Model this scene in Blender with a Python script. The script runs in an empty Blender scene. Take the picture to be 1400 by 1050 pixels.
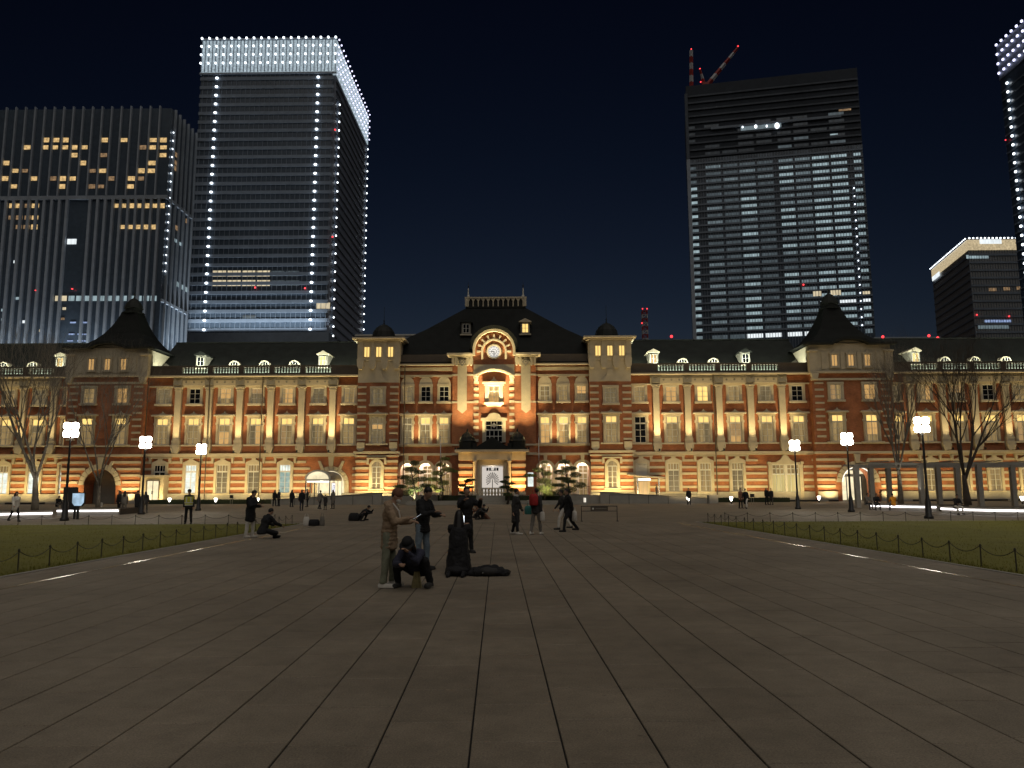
import bpy, bmesh, math, random
from mathutils import Vector, Matrix
random.seed(11)
R = math.radians
PI = math.pi
sc = bpy.context.scene
COL = sc.collection

# ------------------------------------------------------------------ camera
F_PX, IMG_W, IMG_H = 1050.0, 1400.0, 1050.0
EYE = Vector((0.0, 0.0, 1.65))
YAW, PITCH, ROLL = R(0.7), math.atan(144.0 / 1050.0), R(0.21)
_f = Vector((-math.sin(YAW) * math.cos(PITCH), math.cos(YAW) * math.cos(PITCH), math.sin(PITCH)))
_r = Vector((math.cos(YAW), math.sin(YAW), 0.0))
_u = _r.cross(_f)
_r2 = _r * math.cos(ROLL) - _u * math.sin(ROLL)
_u2 = _u * math.cos(ROLL) + _r * math.sin(ROLL)
cam_data = bpy.data.cameras.new('camera')
cam_data.sensor_fit = 'HORIZONTAL'
cam_data.sensor_width = 36.0
cam_data.lens = 36.0 * F_PX / IMG_W
cam_data.clip_start = 0.1
cam_data.clip_end = 4000.0
cam = bpy.data.objects.new('camera', cam_data)
COL.objects.link(cam)
cam.matrix_world = Matrix(((_r2.x, _u2.x, -_f.x, EYE.x), (_r2.y, _u2.y, -_f.y, EYE.y),
                           (_r2.z, _u2.z, -_f.z, EYE.z), (0, 0, 0, 1)))
sc.camera = cam

def at(px, py, Y):
    """point of the upright plane at distance Y that the photograph shows at (px, py) -> X, Z"""
    d = _f * F_PX + _r2 * (px - 700.0) - _u2 * (py - 525.0)
    p = EYE + d * (Y / d.y)
    return p.x, p.z

def gnd(px, py, z=0.0):
    d = _f * F_PX + _r2 * (px - 700.0) - _u2 * (py - 525.0)
    p = EYE + d * ((z - EYE.z) / d.z)
    return p.x, p.y

# ------------------------------------------------------------------ sky, sky glow, exposure
SUN_EL, SUN_AZ = 62.0, 205.0          # soft city glow from behind the camera, high up
world = bpy.data.worlds.new('World')
sc.world = world
world.use_nodes = True
nt = world.node_tree
nt.nodes.clear()
w_out = nt.nodes.new('ShaderNodeOutputWorld')
w_bg = nt.nodes.new('ShaderNodeBackground')
w_sky = nt.nodes.new('ShaderNodeTexSky')
w_sky.sky_type = 'NISHITA'
w_sky.sun_disc = False
w_sky.sun_elevation = R(-5.6)
w_sky.sun_rotation = R(0.0)
w_sky.air_density = 1.0
w_sky.dust_density = 0.3
w_sky.ozone_density = 3.0
w_tint = nt.nodes.new('ShaderNodeMix')
w_tint.data_type = 'RGBA'
w_tint.blend_type = 'MULTIPLY'
w_tint.inputs[0].default_value = 1.0
w_tint.inputs[7].default_value = (1.0, 0.74, 0.42, 1.0)
nt.links.new(w_sky.outputs[0], w_tint.inputs[6])
nt.links.new(w_tint.outputs[2], w_bg.inputs[0])
w_bg.inputs[1].default_value = 1.85
nt.links.new(w_bg.outputs[0], w_out.inputs[0])

sun_data = bpy.data.lights.new('sun', 'SUN')
sun_data.energy = 0.75
sun_data.color = (1.0, 0.93, 0.84)
sun_data.angle = R(80.0)
sun = bpy.data.objects.new('sun', sun_data)
sun.rotation_euler = (R(90.0 - SUN_EL), 0.0, R(14.0))
sun.location = (0, -20, 60)
COL.objects.link(sun)

vs = sc.view_settings
vs.view_transform = 'Standard'
vs.look = 'None'
vs.exposure = 0.0
vs.gamma = 1.0
vs.use_curve_mapping = False
sc.render.engine = 'CYCLES'
cy = sc.cycles
cy.use_denoising = True
cy.max_bounces = 5
cy.diffuse_bounces = 2
cy.glossy_bounces = 2
cy.transmission_bounces = 3
cy.transparent_max_bounces = 4
cy.sample_clamp_indirect = 2.0
cy.sample_clamp_direct = 0.0
cy.caustics_reflective = False
cy.caustics_refractive = False
cy.use_light_tree = True

# ------------------------------------------------------------------ materials
MAT = {}

def _base(name, rough, metal=0.0, spec=0.4):
    m = bpy.data.materials.new(name)
    m.use_nodes = True
    b = m.node_tree.nodes['Principled BSDF']
    b.inputs['Roughness'].default_value = rough
    b.inputs['Metallic'].default_value = metal
    b.inputs['Specular IOR Level'].default_value = spec
    MAT[name] = m
    return m, m.node_tree, b

def mat(name, col, rough=0.75, metal=0.0, nscale=1.5, namt=0.25, fine=18.0, bump=0.0, spec=0.4):
    """plain procedural surface: two noises over the world position vary the colour"""
    m, t, b = _base(name, rough, metal, spec)
    g = t.nodes.new('ShaderNodeNewGeometry')
    n1 = t.nodes.new('ShaderNodeTexNoise'); n1.inputs['Scale'].default_value = nscale; n1.inputs['Detail'].default_value = 5
    n2 = t.nodes.new('ShaderNodeTexNoise'); n2.inputs['Scale'].default_value = fine; n2.inputs['Detail'].default_value = 3
    t.links.new(g.outputs['Position'], n1.inputs['Vector'])
    t.links.new(g.outputs['Position'], n2.inputs['Vector'])
    ad = t.nodes.new('ShaderNodeMath'); ad.operation = 'ADD'
    t.links.new(n1.outputs[0], ad.inputs[0]); t.links.new(n2.outputs[0], ad.inputs[1])
    mr = t.nodes.new('ShaderNodeMapRange')
    mr.inputs[1].default_value = 0.6; mr.inputs[2].default_value = 1.4
    mr.inputs[3].default_value = 1.0 - namt; mr.inputs[4].default_value = 1.0 + namt
    t.links.new(ad.outputs[0], mr.inputs[0])
    mx = t.nodes.new('ShaderNodeMix'); mx.data_type = 'RGBA'; mx.blend_type = 'MULTIPLY'
    mx.inputs[0].default_value = 1.0
    mx.inputs[6].default_value = (*col, 1.0)
    t.links.new(mr.outputs[0], mx.inputs[7])
    t.links.new(mx.outputs[2], b.inputs['Base Color'])
    if bump:
        bp = t.nodes.new('ShaderNodeBump'); bp.inputs['Strength'].default_value = bump; bp.inputs['Distance'].default_value = 0.02
        t.links.new(n2.outputs[0], bp.inputs['Height'])
        t.links.new(bp.outputs[0], b.inputs['Normal'])
    return m

def glow(name, col, strength, base=(0.05, 0.05, 0.05), rough=0.2, folds=0.0, fscale=9.0, sample=False, patch=0.0):
    """something that gives off light; folds = curtain folds, patch = uneven room behind the pane"""
    m, t, b = _base(name, rough)
    b.inputs['Base Color'].default_value = (*base, 1)
    b.inputs['Emission Strength'].default_value = strength
    b.inputs['Emission Color'].default_value = (*col, 1)
    if folds or patch:
        g = t.nodes.new('ShaderNodeNewGeometry')
        last = None
        mx = t.nodes.new('ShaderNodeMix'); mx.data_type = 'RGBA'; mx.blend_type = 'MULTIPLY'
        mx.inputs[0].default_value = 1.0
        mx.inputs[6].default_value = (*col, 1)
        n = t.nodes.new('ShaderNodeTexNoise')
        mp = t.nodes.new('ShaderNodeMapping')
        if folds:
            mp.inputs['Scale'].default_value = (fscale, fscale, 0.25)
        else:
            mp.inputs['Scale'].default_value = (1.3, 1.3, 1.3)
        t.links.new(g.outputs['Position'], mp.inputs[0])
        t.links.new(mp.outputs[0], n.inputs['Vector'])
        n.inputs['Scale'].default_value = 1.0
        n.inputs['Detail'].default_value = 3
        mr = t.nodes.new('ShaderNodeMapRange')
        a = folds or patch
        mr.inputs[1].default_value = 0.3; mr.inputs[2].default_value = 0.7
        mr.inputs[3].default_value = 1 - a; mr.inputs[4].default_value = 1 + a * 0.6
        t.links.new(n.outputs[0], mr.inputs[0])
        t.links.new(mr.outputs[0], mx.inputs[7])
        t.links.new(mx.outputs[2], b.inputs['Emission Color'])
    m.cycles.emission_sampling = 'AUTO' if sample else 'NONE'
    return m

def brickmat(name, c1, c2, mortar, rough=0.8):
    m, t, b = _base(name, rough)
    g = t.nodes.new('ShaderNodeNewGeometry')
    sp = t.nodes.new('ShaderNodeSeparateXYZ')
    t.links.new(g.outputs['Position'], sp.inputs[0])
    ad = t.nodes.new('ShaderNodeMath'); ad.operation = 'ADD'
    t.links.new(sp.outputs[0], ad.inputs[0]); t.links.new(sp.outputs[1], ad.inputs[1])
    cb = t.nodes.new('ShaderNodeCombineXYZ')
    t.links.new(ad.outputs[0], cb.inputs[0]); t.links.new(sp.outputs[2], cb.inputs[1])
    br = t.nodes.new('ShaderNodeTexBrick')
    br.inputs['Color1'].default_value = (*c1, 1); br.inputs['Color2'].default_value = (*c2, 1)
    br.inputs['Mortar'].default_value = (*mortar, 1)
    br.inputs['Scale'].default_value = 1.0
    br.inputs['Mortar Size'].default_value = 0.008
    br.inputs['Brick Width'].default_value = 0.24
    br.inputs['Row Height'].default_value = 0.08
    t.links.new(cb.outputs[0], br.inputs['Vector'])
    n = t.nodes.new('ShaderNodeTexNoise'); n.inputs['Scale'].default_value = 0.9; n.inputs['Detail'].default_value = 6
    t.links.new(g.outputs['Position'], n.inputs['Vector'])
    mr = t.nodes.new('ShaderNodeMapRange')
    mr.inputs[1].default_value = 0.3; mr.inputs[2].default_value = 0.7; mr.inputs[3].default_value = 0.75; mr.inputs[4].default_value = 1.2
    t.links.new(n.outputs[0], mr.inputs[0])
    mx = t.nodes.new('ShaderNodeMix'); mx.data_type = 'RGBA'; mx.blend_type = 'MULTIPLY'; mx.inputs[0].default_value = 1.0
    t.links.new(br.outputs[0], mx.inputs[6]); t.links.new(mr.outputs[0], mx.inputs[7])
    t.links.new(mx.outputs[2], b.inputs['Base Color'])
    return m

def slabmat(name, col, rough):
    """paving stone: each slab has its own tone (face attribute), plus grain, stains and fine relief"""
    m, t, b = _base(name, rough, 0.0, 0.35)
    a = t.nodes.new('ShaderNodeAttribute'); a.attribute_name = 'tone'
    oi = t.nodes.new('ShaderNodeObjectInfo')
    g = t.nodes.new('ShaderNodeNewGeometry')
    n1 = t.nodes.new('ShaderNodeTexNoise'); n1.inputs['Scale'].default_value = 0.45; n1.inputs['Detail'].default_value = 6
    n2 = t.nodes.new('ShaderNodeTexNoise'); n2.inputs['Scale'].default_value = 70; n2.inputs['Detail'].default_value = 4
    for n in (n1, n2):
        t.links.new(g.outputs['Position'], n.inputs['Vector'])
    def mr(src, lo, hi, a0, a1):
        q = t.nodes.new('ShaderNodeMapRange')
        q.inputs[1].default_value = lo; q.inputs[2].default_value = hi
        q.inputs[3].default_value = a0; q.inputs[4].default_value = a1
        t.links.new(src, q.inputs[0]); return q.outputs[0]
    def mul(x, y):
        q = t.nodes.new('ShaderNodeMath'); q.operation = 'MULTIPLY'
        t.links.new(x, q.inputs[0]); t.links.new(y, q.inputs[1]); return q.outputs[0]
    n3 = t.nodes.new('ShaderNodeTexNoise'); n3.inputs['Scale'].default_value = 3.2; n3.inputs['Detail'].default_value = 8; n3.inputs['Roughness'].default_value = .7
    n4 = t.nodes.new('ShaderNodeTexNoise'); n4.inputs['Scale'].default_value = 240; n4.inputs['Detail'].default_value = 2
    vo = t.nodes.new('ShaderNodeTexVoronoi'); vo.inputs['Scale'].default_value = 1.7; vo.inputs['Randomness'].default_value = 1.0
    for n in (n3, n4, vo): t.links.new(g.outputs['Position'], n.inputs['Vector'])
    s = mul(mul(mr(n1.outputs[0], 0.3, 0.7, 0.78, 1.18), mr(n2.outputs[0], 0.3, 0.7, 0.74, 1.26)),
            mr(a.outputs['Fac'], 0, 1, 0.94, 1.06))
    s = mul(mul(s, mr(n3.outputs[0], 0.32, 0.68, 0.82, 1.14)), mr(n4.outputs[0], 0.3, 0.7, 0.75, 1.25))
    s = mul(s, mr(vo.outputs['Distance'], 0.0, 0.045, 0.45, 1.0))     # small dark gum and drip spots
    mx = t.nodes.new('ShaderNodeMix'); mx.data_type = 'RGBA'; mx.blend_type = 'MULTIPLY'; mx.inputs[0].default_value = 1.0
    mx.inputs[6].default_value = (*col, 1)
    t.links.new(s, mx.inputs[7])
    t.links.new(mx.outputs[2], b.inputs['Base Color'])
    bp = t.nodes.new('ShaderNodeBump'); bp.inputs['Strength'].default_value = 0.6; bp.inputs['Distance'].default_value = 0.006
    t.links.new(n2.outputs[0], bp.inputs['Height']); t.links.new(bp.outputs[0], b.inputs['Normal'])
    return m

brickmat('brick', (0.42, 0.135, 0.050), (0.31, 0.092, 0.036), (0.34, 0.22, 0.14))
mat('stone', (0.52, 0.46, 0.345), 0.8, nscale=1.2, namt=0.18)
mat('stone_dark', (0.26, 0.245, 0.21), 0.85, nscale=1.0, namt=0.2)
mat('granite', (0.36, 0.34, 0.30), 0.8, nscale=2.0, namt=0.15)
mat('slate', (0.017, 0.0185, 0.0175), 0.7, nscale=0.8, namt=0.35, fine=9.0, spec=0.1)
mat('slate_lit', (0.032, 0.036, 0.033), 0.7, nscale=0.8, namt=0.35, fine=9.0, spec=0.1)  # light put into the colour: paler slate for the lamp-washed wings
mat('catcher_pale', (0.27, 0.31, 0.275), 0.55, nscale=0.9, namt=0.2, fine=5.0)
mat('copper', (0.02, 0.022, 0.02), 0.6, nscale=1.2, namt=0.35, spec=0.2)
mat('iron', (0.025, 0.025, 0.027), 0.45, namt=0.2)
mat('white_paint', (0.62, 0.60, 0.54), 0.5, namt=0.08)
mat('bronze', (0.10, 0.08, 0.06), 0.5, namt=0.2)
mat('dark_glass', (0.012, 0.014, 0.018), 0.12, namt=0.1, spec=0.6)
mat('steel', (0.45, 0.45, 0.44), 0.22, metal=1.0, namt=0.1)
mat('bark', (0.20, 0.175, 0.14), 0.9, nscale=6, namt=0.35, fine=40, bump=0.4)
mat('bark_dark', (0.07, 0.055, 0.045), 0.9, nscale=6, namt=0.35, fine=40)
mat('pine_leaf', (0.065, 0.095, 0.030), 0.75, nscale=2.0, namt=0.4)
mat('shrub_leaf', (0.16, 0.18, 0.045), 0.75, nscale=2.0, namt=0.4)
mat('grass', (0.145, 0.138, 0.014), 0.9, nscale=0.5, namt=0.3, fine=30)
mat('chain_iron', (0.05, 0.046, 0.034), 0.6, namt=0.2)
mat('soil', (0.06, 0.045, 0.032), 0.95, nscale=3, namt=0.3)
mat('asphalt', (0.105, 0.09, 0.07), 0.75, nscale=0.25, namt=0.25, fine=20)
mat('joint', (0.012, 0.011, 0.010), 0.95, namt=0.1)
mat('hedge', (0.035, 0.045, 0.02), 0.9, nscale=5, namt=0.5)
slabmat('slab', (0.228, 0.190, 0.142), 0.66)
glow('pane_bright', (1.0, 0.66, 0.20), 1.25, folds=0.12, fscale=5)
glow('pane_warm', (1.0, 0.58, 0.20), 0.62, folds=0.25, fscale=6)
glow('pane_dim', (1.0, 0.68, 0.28), 0.28, folds=0.5, fscale=5)
glow('pane_faint', (1.0, 0.74, 0.36), 0.16, folds=0.5, fscale=5)
glow('pane_cool', (0.86, 0.95, 0.88), 1.0, patch=0.35)
glow('pane_teal', (0.45, 0.72, 0.70), 0.55, patch=0.5)
glow('lit_white', (1.0, 0.93, 0.78), 1.6, sample=True)
glow('lit_cream', (1.0, 0.86, 0.55), 1.05, patch=0.25)
glow('lit_yellow', (1.0, 0.80, 0.32), 0.60, folds=0.25, fscale=3)
glow('led', (1.0, 0.96, 0.98), 3.5, sample=True)
glow('lamp_glow', (1.0, 0.90, 0.72), 38.0, sample=True)
glow('fixture_glow', (1.0, 0.93, 0.80), 8.0, sample=True)
glow('phone_glow', (0.85, 0.92, 1.0), 2.2, sample=True)
glow('dot_white', (0.86, 0.94, 1.0), 3.2, sample=False)
glow('dot_violet', (0.72, 0.72, 1.0), 2.2)
glow('red_beacon', (1.0, 0.05, 0.06), 2.2)

# ------------------------------------------------------------------ mesh helpers
class MB:
    def __init__(s):
        s.v = []; s.f = []; s.m = []
    def add(s, vs_, fs_, mi=0):
        o = len(s.v)
        s.v.extend([tuple(p) for p in vs_])
        s.f.extend([tuple(i + o for i in q) for q in fs_])
        s.m.extend([mi] * len(fs_))
    def box(s, x0, x1, y0, y1, z0, z1, mi=0):
        s.add([(x0, y0, z0), (x1, y0, z0), (x1, y1, z0), (x0, y1, z0), (x0, y0, z1), (x1, y0, z1), (x1, y1, z1), (x0, y1, z1)],
              [(0, 3, 2, 1), (4, 5, 6, 7), (0, 1, 5, 4), (1, 2, 6, 5), (2, 3, 7, 6), (3, 0, 4, 7)], mi)
    def prism(s, poly, y0, y1, mi=0):
        """poly: (x, z) counter-clockwise seen from the front (-y); extruded from y0 (front) to y1 (back)"""
        n = len(poly)
        s.add([(x, y0, z) for x, z in poly] + [(x, y1, z) for x, z in poly],
              [tuple(range(n)), tuple(range(2 * n - 1, n - 1, -1))] +
              [(i, i + n, (i + 1) % n + n, (i + 1) % n) for i in range(n)], mi)
    def ring(s, cx, cz, r0, r1, y0, y1, a0=0.0, a1=PI, n=16, mi=0):
        """arch segment between radii r0 < r1"""
        closed = abs(a1 - a0 - 2 * PI) < 1e-6
        k = n if closed else n + 1
        vs_ = []
        for i in range(k):
            a = a0 + (a1 - a0) * i / n
            c, q = math.cos(a), math.sin(a)
            vs_ += [(cx + r0 * c, y0, cz + r0 * q), (cx + r1 * c, y0, cz + r1 * q), (cx + r1 * c, y1, cz + r1 * q), (cx + r0 * c, y1, cz + r0 * q)]
        fs_ = []
        for i in range(n):
            a = 4 * i; b = 4 * ((i + 1) % k)
            for j in range(4):
                fs_.append((a + j, a + (j + 1) % 4, b + (j + 1) % 4, b + j))
        if not closed:
            fs_ += [(3, 2, 1, 0), (4 * n, 4 * n + 1, 4 * n + 2, 4 * n + 3)]
        s.add(vs_, fs_, mi)
    def disc(s, cx, cz, r, y0, y1, n=20, mi=0, a0=0.0, a1=2 * PI):
        k = n if abs(a1 - a0 - 2 * PI) < 1e-6 else n + 1
        s.prism([(cx + r * math.cos(a0 + (a1 - a0) * i / n), cz + r * math.sin(a0 + (a1 - a0) * i / n)) for i in range(k)], y0, y1, mi)
    def lathe(s, prof, n=12, c=(0, 0, 0), rot=0.0, mi=0, sx=1.0, sy=1.0):
        """prof: (radius, z) from bottom to top"""
        vs_ = []
        for r, z in prof:
            for i in range(n):
                a = rot + 2 * PI * i / n
                vs_.append((c[0] + sx * r * math.cos(a), c[1] + sy * r * math.sin(a), c[2] + z))
        fs_ = []
        for j in range(len(prof) - 1):
            for i in range(n):
                a = j * n + i; b = j * n + (i + 1) % n
                fs_.append((a, b, b + n, a + n))
        fs_.append(tuple(range(n - 1, -1, -1)))
        t = (len(prof) - 1) * n
        fs_.append(tuple(range(t, t + n)))
        s.add(vs_, fs_, mi)
    def tube(s, pts, rad, n=6, mi=0, cap=True):
        """tube through points with a radius at each"""
        P = [Vector(p) for p in pts]
        vs_ = []
        prev = None
        for i, p in enumerate(P):
            d = (P[min(i + 1, len(P) - 1)] - P[max(i - 1, 0)])
            if d.length < 1e-9: d = Vector((0, 0, 1))
            d.normalize()
            a = prev if prev is not None else (Vector((1, 0, 0)) if abs(d.x) < 0.8 else Vector((0, 1, 0)))
            a = (a - d * a.dot(d)).normalized()
            prev = a
            b = d.cross(a)
            r = rad[i] if isinstance(rad, (list, tuple)) else rad
            for k in range(n):
                t = 2 * PI * k / n
                vs_.append(p + a * (r * math.cos(t)) + b * (r * math.sin(t)))
        fs_ = []
        for i in range(len(P) - 1):
            for k in range(n):
                q = i * n + k; w = i * n + (k + 1) % n
                fs_.append((q, w, w + n, q + n))
        if cap:
            fs_.append(tuple(range(n - 1, -1, -1)))
            t = (len(P) - 1) * n
            fs_.append(tuple(range(t, t + n)))
        s.add(vs_, fs_, mi)
    def ellipsoid(s, c, r, n=12, k=8, rot=None, mi=0):
        vs_ = [Vector((0, 0, -r[2]))]
        for j in range(1, k):
            t = -PI / 2 + PI * j / k
            for i in range(n):
                a = 2 * PI * i / n
                vs_.append(Vector((r[0] * math.cos(t) * math.cos(a), r[1] * math.cos(t) * math.sin(a), r[2] * math.sin(t))))
        vs_.append(Vector((0, 0, r[2])))
        fs_ = [(0, 1 + (i + 1) % n, 1 + i) for i in range(n)]
        for j in range(k - 2):
            for i in range(n):
                a = 1 + j * n + i; b = 1 + j * n + (i + 1) % n
                fs_.append((a, b, b + n, a + n))
        t = 1 + (k - 2) * n
        fs_ += [(t + i, t + (i + 1) % n, len(vs_) - 1) for i in range(n)]
        if rot is not None:
            vs_ = [rot @ p for p in vs_]
        s.add([p + Vector(c) for p in vs_], fs_, mi)
    def mesh(s, name, mats, smooth=False):
        me = bpy.data.meshes.new(name)
        me.from_pydata(s.v, [], s.f)
        if isinstance(mats, str): mats = [mats]
        for q in mats: me.materials.append(MAT[q])
        if len(mats) > 1:
            me.polygons.foreach_set('material_index', s.m)
        if smooth:
            me.polygons.foreach_set('use_smooth', [True] * len(me.polygons))
        me.update()
        return me

def obj(name, me, parent=None, loc=(0, 0, 0), rot=None, scale=None):
    o = bpy.data.objects.new(name, me)
    COL.objects.link(o)
    o.location = loc
    if rot is not None: o.rotation_euler = rot
    if scale is not None: o.scale = scale
    if parent is not None: o.parent = parent
    return o

def part(name, mb, mats, parent=None, loc=(0, 0, 0), rot=None, smooth=False):
    return obj(name, mb.mesh(name, mats, smooth), parent, loc, rot)

_cube = {}
def bx(name, x0, x1, y0, y1, z0, z1, m, parent=None):
    """a block as an object of its own, sharing one cube mesh per material"""
    if m not in _cube:
        b = MB(); b.box(-.5, .5, -.5, .5, -.5, .5)
        _cube[m] = b.mesh('block', m)
    return obj(name, _cube[m], parent, ((x0 + x1) / 2, (y0 + y1) / 2, (z0 + z1) / 2), None, (x1 - x0, y1 - y0, z1 - z0))

def tag(o, label, cat, group=None, kind=None):
    if label: o['label'] = label
    if cat: o['category'] = cat
    if group: o['group'] = group
    if kind: o['kind'] = kind
    return o

def thing(name, label, cat, loc=(0, 0, 0), rz=0.0, group=None):
    o = bpy.data.objects.new(name, None)
    o.empty_display_size = 0.3
    COL.objects.link(o)
    o.location = loc
    o.rotation_euler = (0, 0, rz)
    return tag(o, label, cat, group)

def struct(name, mb, mats, smooth=False):
    o = part(name, mb, mats, None, smooth=smooth)
    o['kind'] = 'structure'
    return o

def spot(name, loc, target, watts, col=(1.0, 0.72, 0.36), angle=70.0, blend=0.6, size=0.12, parent=None):
    l = bpy.data.lights.new(name, 'SPOT')
    l.energy = watts; l.color = col; l.spot_size = R(angle); l.spot_blend = blend; l.shadow_soft_size = size
    o = bpy.data.objects.new(name, l)
    COL.objects.link(o)
    o.location = loc
    o.rotation_euler = (Vector(target) - Vector(loc)).to_track_quat('-Z', 'Y').to_euler()
    if parent is not None: o.parent = parent
    return o

def strip(name, x0, x1, y, z, watts, tilt, col=(1.0, 0.70, 0.34), width=0.12, parent=None, spread=150.0):
    """line light along x, shining up and tipped 'tilt' degrees towards +y"""
    l = bpy.data.lights.new(name, 'AREA')
    l.shape = 'RECTANGLE'; l.size = abs(x1 - x0); l.size_y = width
    l.energy = watts; l.color = col; l.spread = R(spread)
    o = bpy.data.objects.new(name, l)
    COL.objects.link(o)
    o.location = ((x0 + x1) / 2, y, z)
    o.rotation_euler = (R(180.0 - tilt), 0, 0)
    if parent is not None: o.parent = parent
    return o
# ------------------------------------------------------------------ ground and plaza
SXC, SY = -3.53, 100.0                     # middle of the station front, distance of its wall
PA = R(1.75)                                # the plaza's axis is turned this much from the wall's normal
def pl(u, v, z=0.0):
    return (0.14 + u * math.cos(PA) - v * math.sin(PA), u * math.sin(PA) + v * math.cos(PA), z)

b = MB()
b.add([(-900, -200, -0.02), (900, -200, -0.02), (900, 1500, -0.02), (-900, 1500, -0.02)], [(0, 1, 2, 3)])
struct('ground', b, 'asphalt')

# forecourt in front of the station, pale paving beyond the lawns
b = MB()
b.add([pl(-60, 39.2, -0.008), pl(60, 39.2, -0.008), pl(60, 97, -0.008), pl(-60, 97, -0.008)], [(0, 1, 2, 3)])
fore = struct('forecourt_pavement', b, 'slab')

PW = 9.72                                   # half width of the plaza between the lawns
plaza = None
b = MB()
b.add([pl(-PW, -6, -0.012), pl(PW, -6, -0.012), pl(PW, 39.2, -0.012), pl(-PW, 39.2, -0.012)], [(0, 1, 2, 3)])
plaza = struct('plaza_pavement', b, 'joint')
# paving slabs in long courses running to the station: joints wide along, narrow across
SW, SL = 0.60, 0.90
def slab_mesh(w, l, dz):
    q = MB()
    h, e = 0.03, 0.004
    q.add([(-w / 2, -l / 2, -h), (w / 2, -l / 2, -h), (w / 2, l / 2, -h), (-w / 2, l / 2, -h),
           (-w / 2, -l / 2, -e), (w / 2, -l / 2, -e), (w / 2, l / 2, -e), (-w / 2, l / 2, -e),
           (-w / 2 + e, -l / 2 + e, 0), (w / 2 - e, -l / 2 + e, 0), (w / 2 - e, l / 2 - e, 0), (-w / 2 + e, l / 2 - e, 0)],
          [(0, 1, 5, 4), (1, 2, 6, 5), (2, 3, 7, 6), (3, 0, 4, 7), (4, 5, 9, 8), (5, 6, 10, 9), (6, 7, 11, 10), (7, 4, 8, 11), (8, 9, 10, 11)])
    return q
def slab_tone(me, val):
    a = me.attributes.new('tone', 'FLOAT', 'FACE')
    a.data.foreach_set('value', val)
slab_variants = []
for k in range(12):
    me = slab_mesh(SW - 0.013, SL - 0.011, 0).mesh('paving_slab', 'slab')
    slab_tone(me, [random.random()] * 9)
    slab_variants.append(me)
cells = []
ncol = int(PW / SW)
for c in range(-ncol, ncol + 1):
    off = random.choice((0.0, 0.3, 0.45, 0.6)) + random.uniform(-.05, .05)
    u = (c + 0.5) * SW + 0.278 - SW
    v = -5.0 + off
    while v < 38.7:
        cells.append((u, v + SL / 2)); v += SL
edge_u = (min(c[0] for c in cells), max(c[0] for c in cells))
def seen_size(c):
    x, y, z = pl(*c)
    d = Vector((x, y, 0)) - EYE
    dep = d.dot(_f)
    if dep < 1.0: return 0
    px = abs(d.dot(_r2) / dep); py = -d.dot(_u2) / dep
    if px > 0.72 or py > 0.56: return 0
    return 1.0 / dep ** 3
cells.sort(key=seen_size, reverse=True)
rest = MB(); rest_tone = []
for i, (u, v) in enumerate(cells):
    dz = random.uniform(-0.0012, 0.0012)
    lo, hi = max(u - SW / 2, -PW + .007), min(u + SW / 2, PW - .007)
    w_ = hi - lo
    p = pl((lo + hi) / 2, v, dz)
    if i < 300 and w_ > SW - .001:
        obj('paving_slab', random.choice(slab_variants), plaza, p, (random.uniform(-.001, .001), random.uniform(-.001, .001), PA))
    else:
        q = slab_mesh(w_ - 0.013, SL - 0.011, 0)
        ca, sa = math.cos(PA), math.sin(PA)
        rest.add([(p[0] + x * ca - y * sa, p[1] + x * sa + y * ca, p[2] + z) for x, y, z in q.v], q.f)
        rest_tone += [random.random()] * 9
o = part('paving_slabs', rest, 'slab', plaza)
slab_tone(o.data, rest_tone)
o['kind'] = 'stuff'
# steel slot drain along both sides of the plaza (one piece of the pavement, in lengths)
for s in (-1, 1):
    v = 4.0
    while v < 38.0:
        q = MB(); q.box(-0.035, 0.035, -0.72, 0.72, -0.004, 0.0045 + random.uniform(0, .001))
        part('slot_drain', q, 'steel', plaza, pl(s * 8.58, v, 0.002), (random.uniform(-.004, .004), random.uniform(-.006, .006), PA))
        v += 1.5

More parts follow.
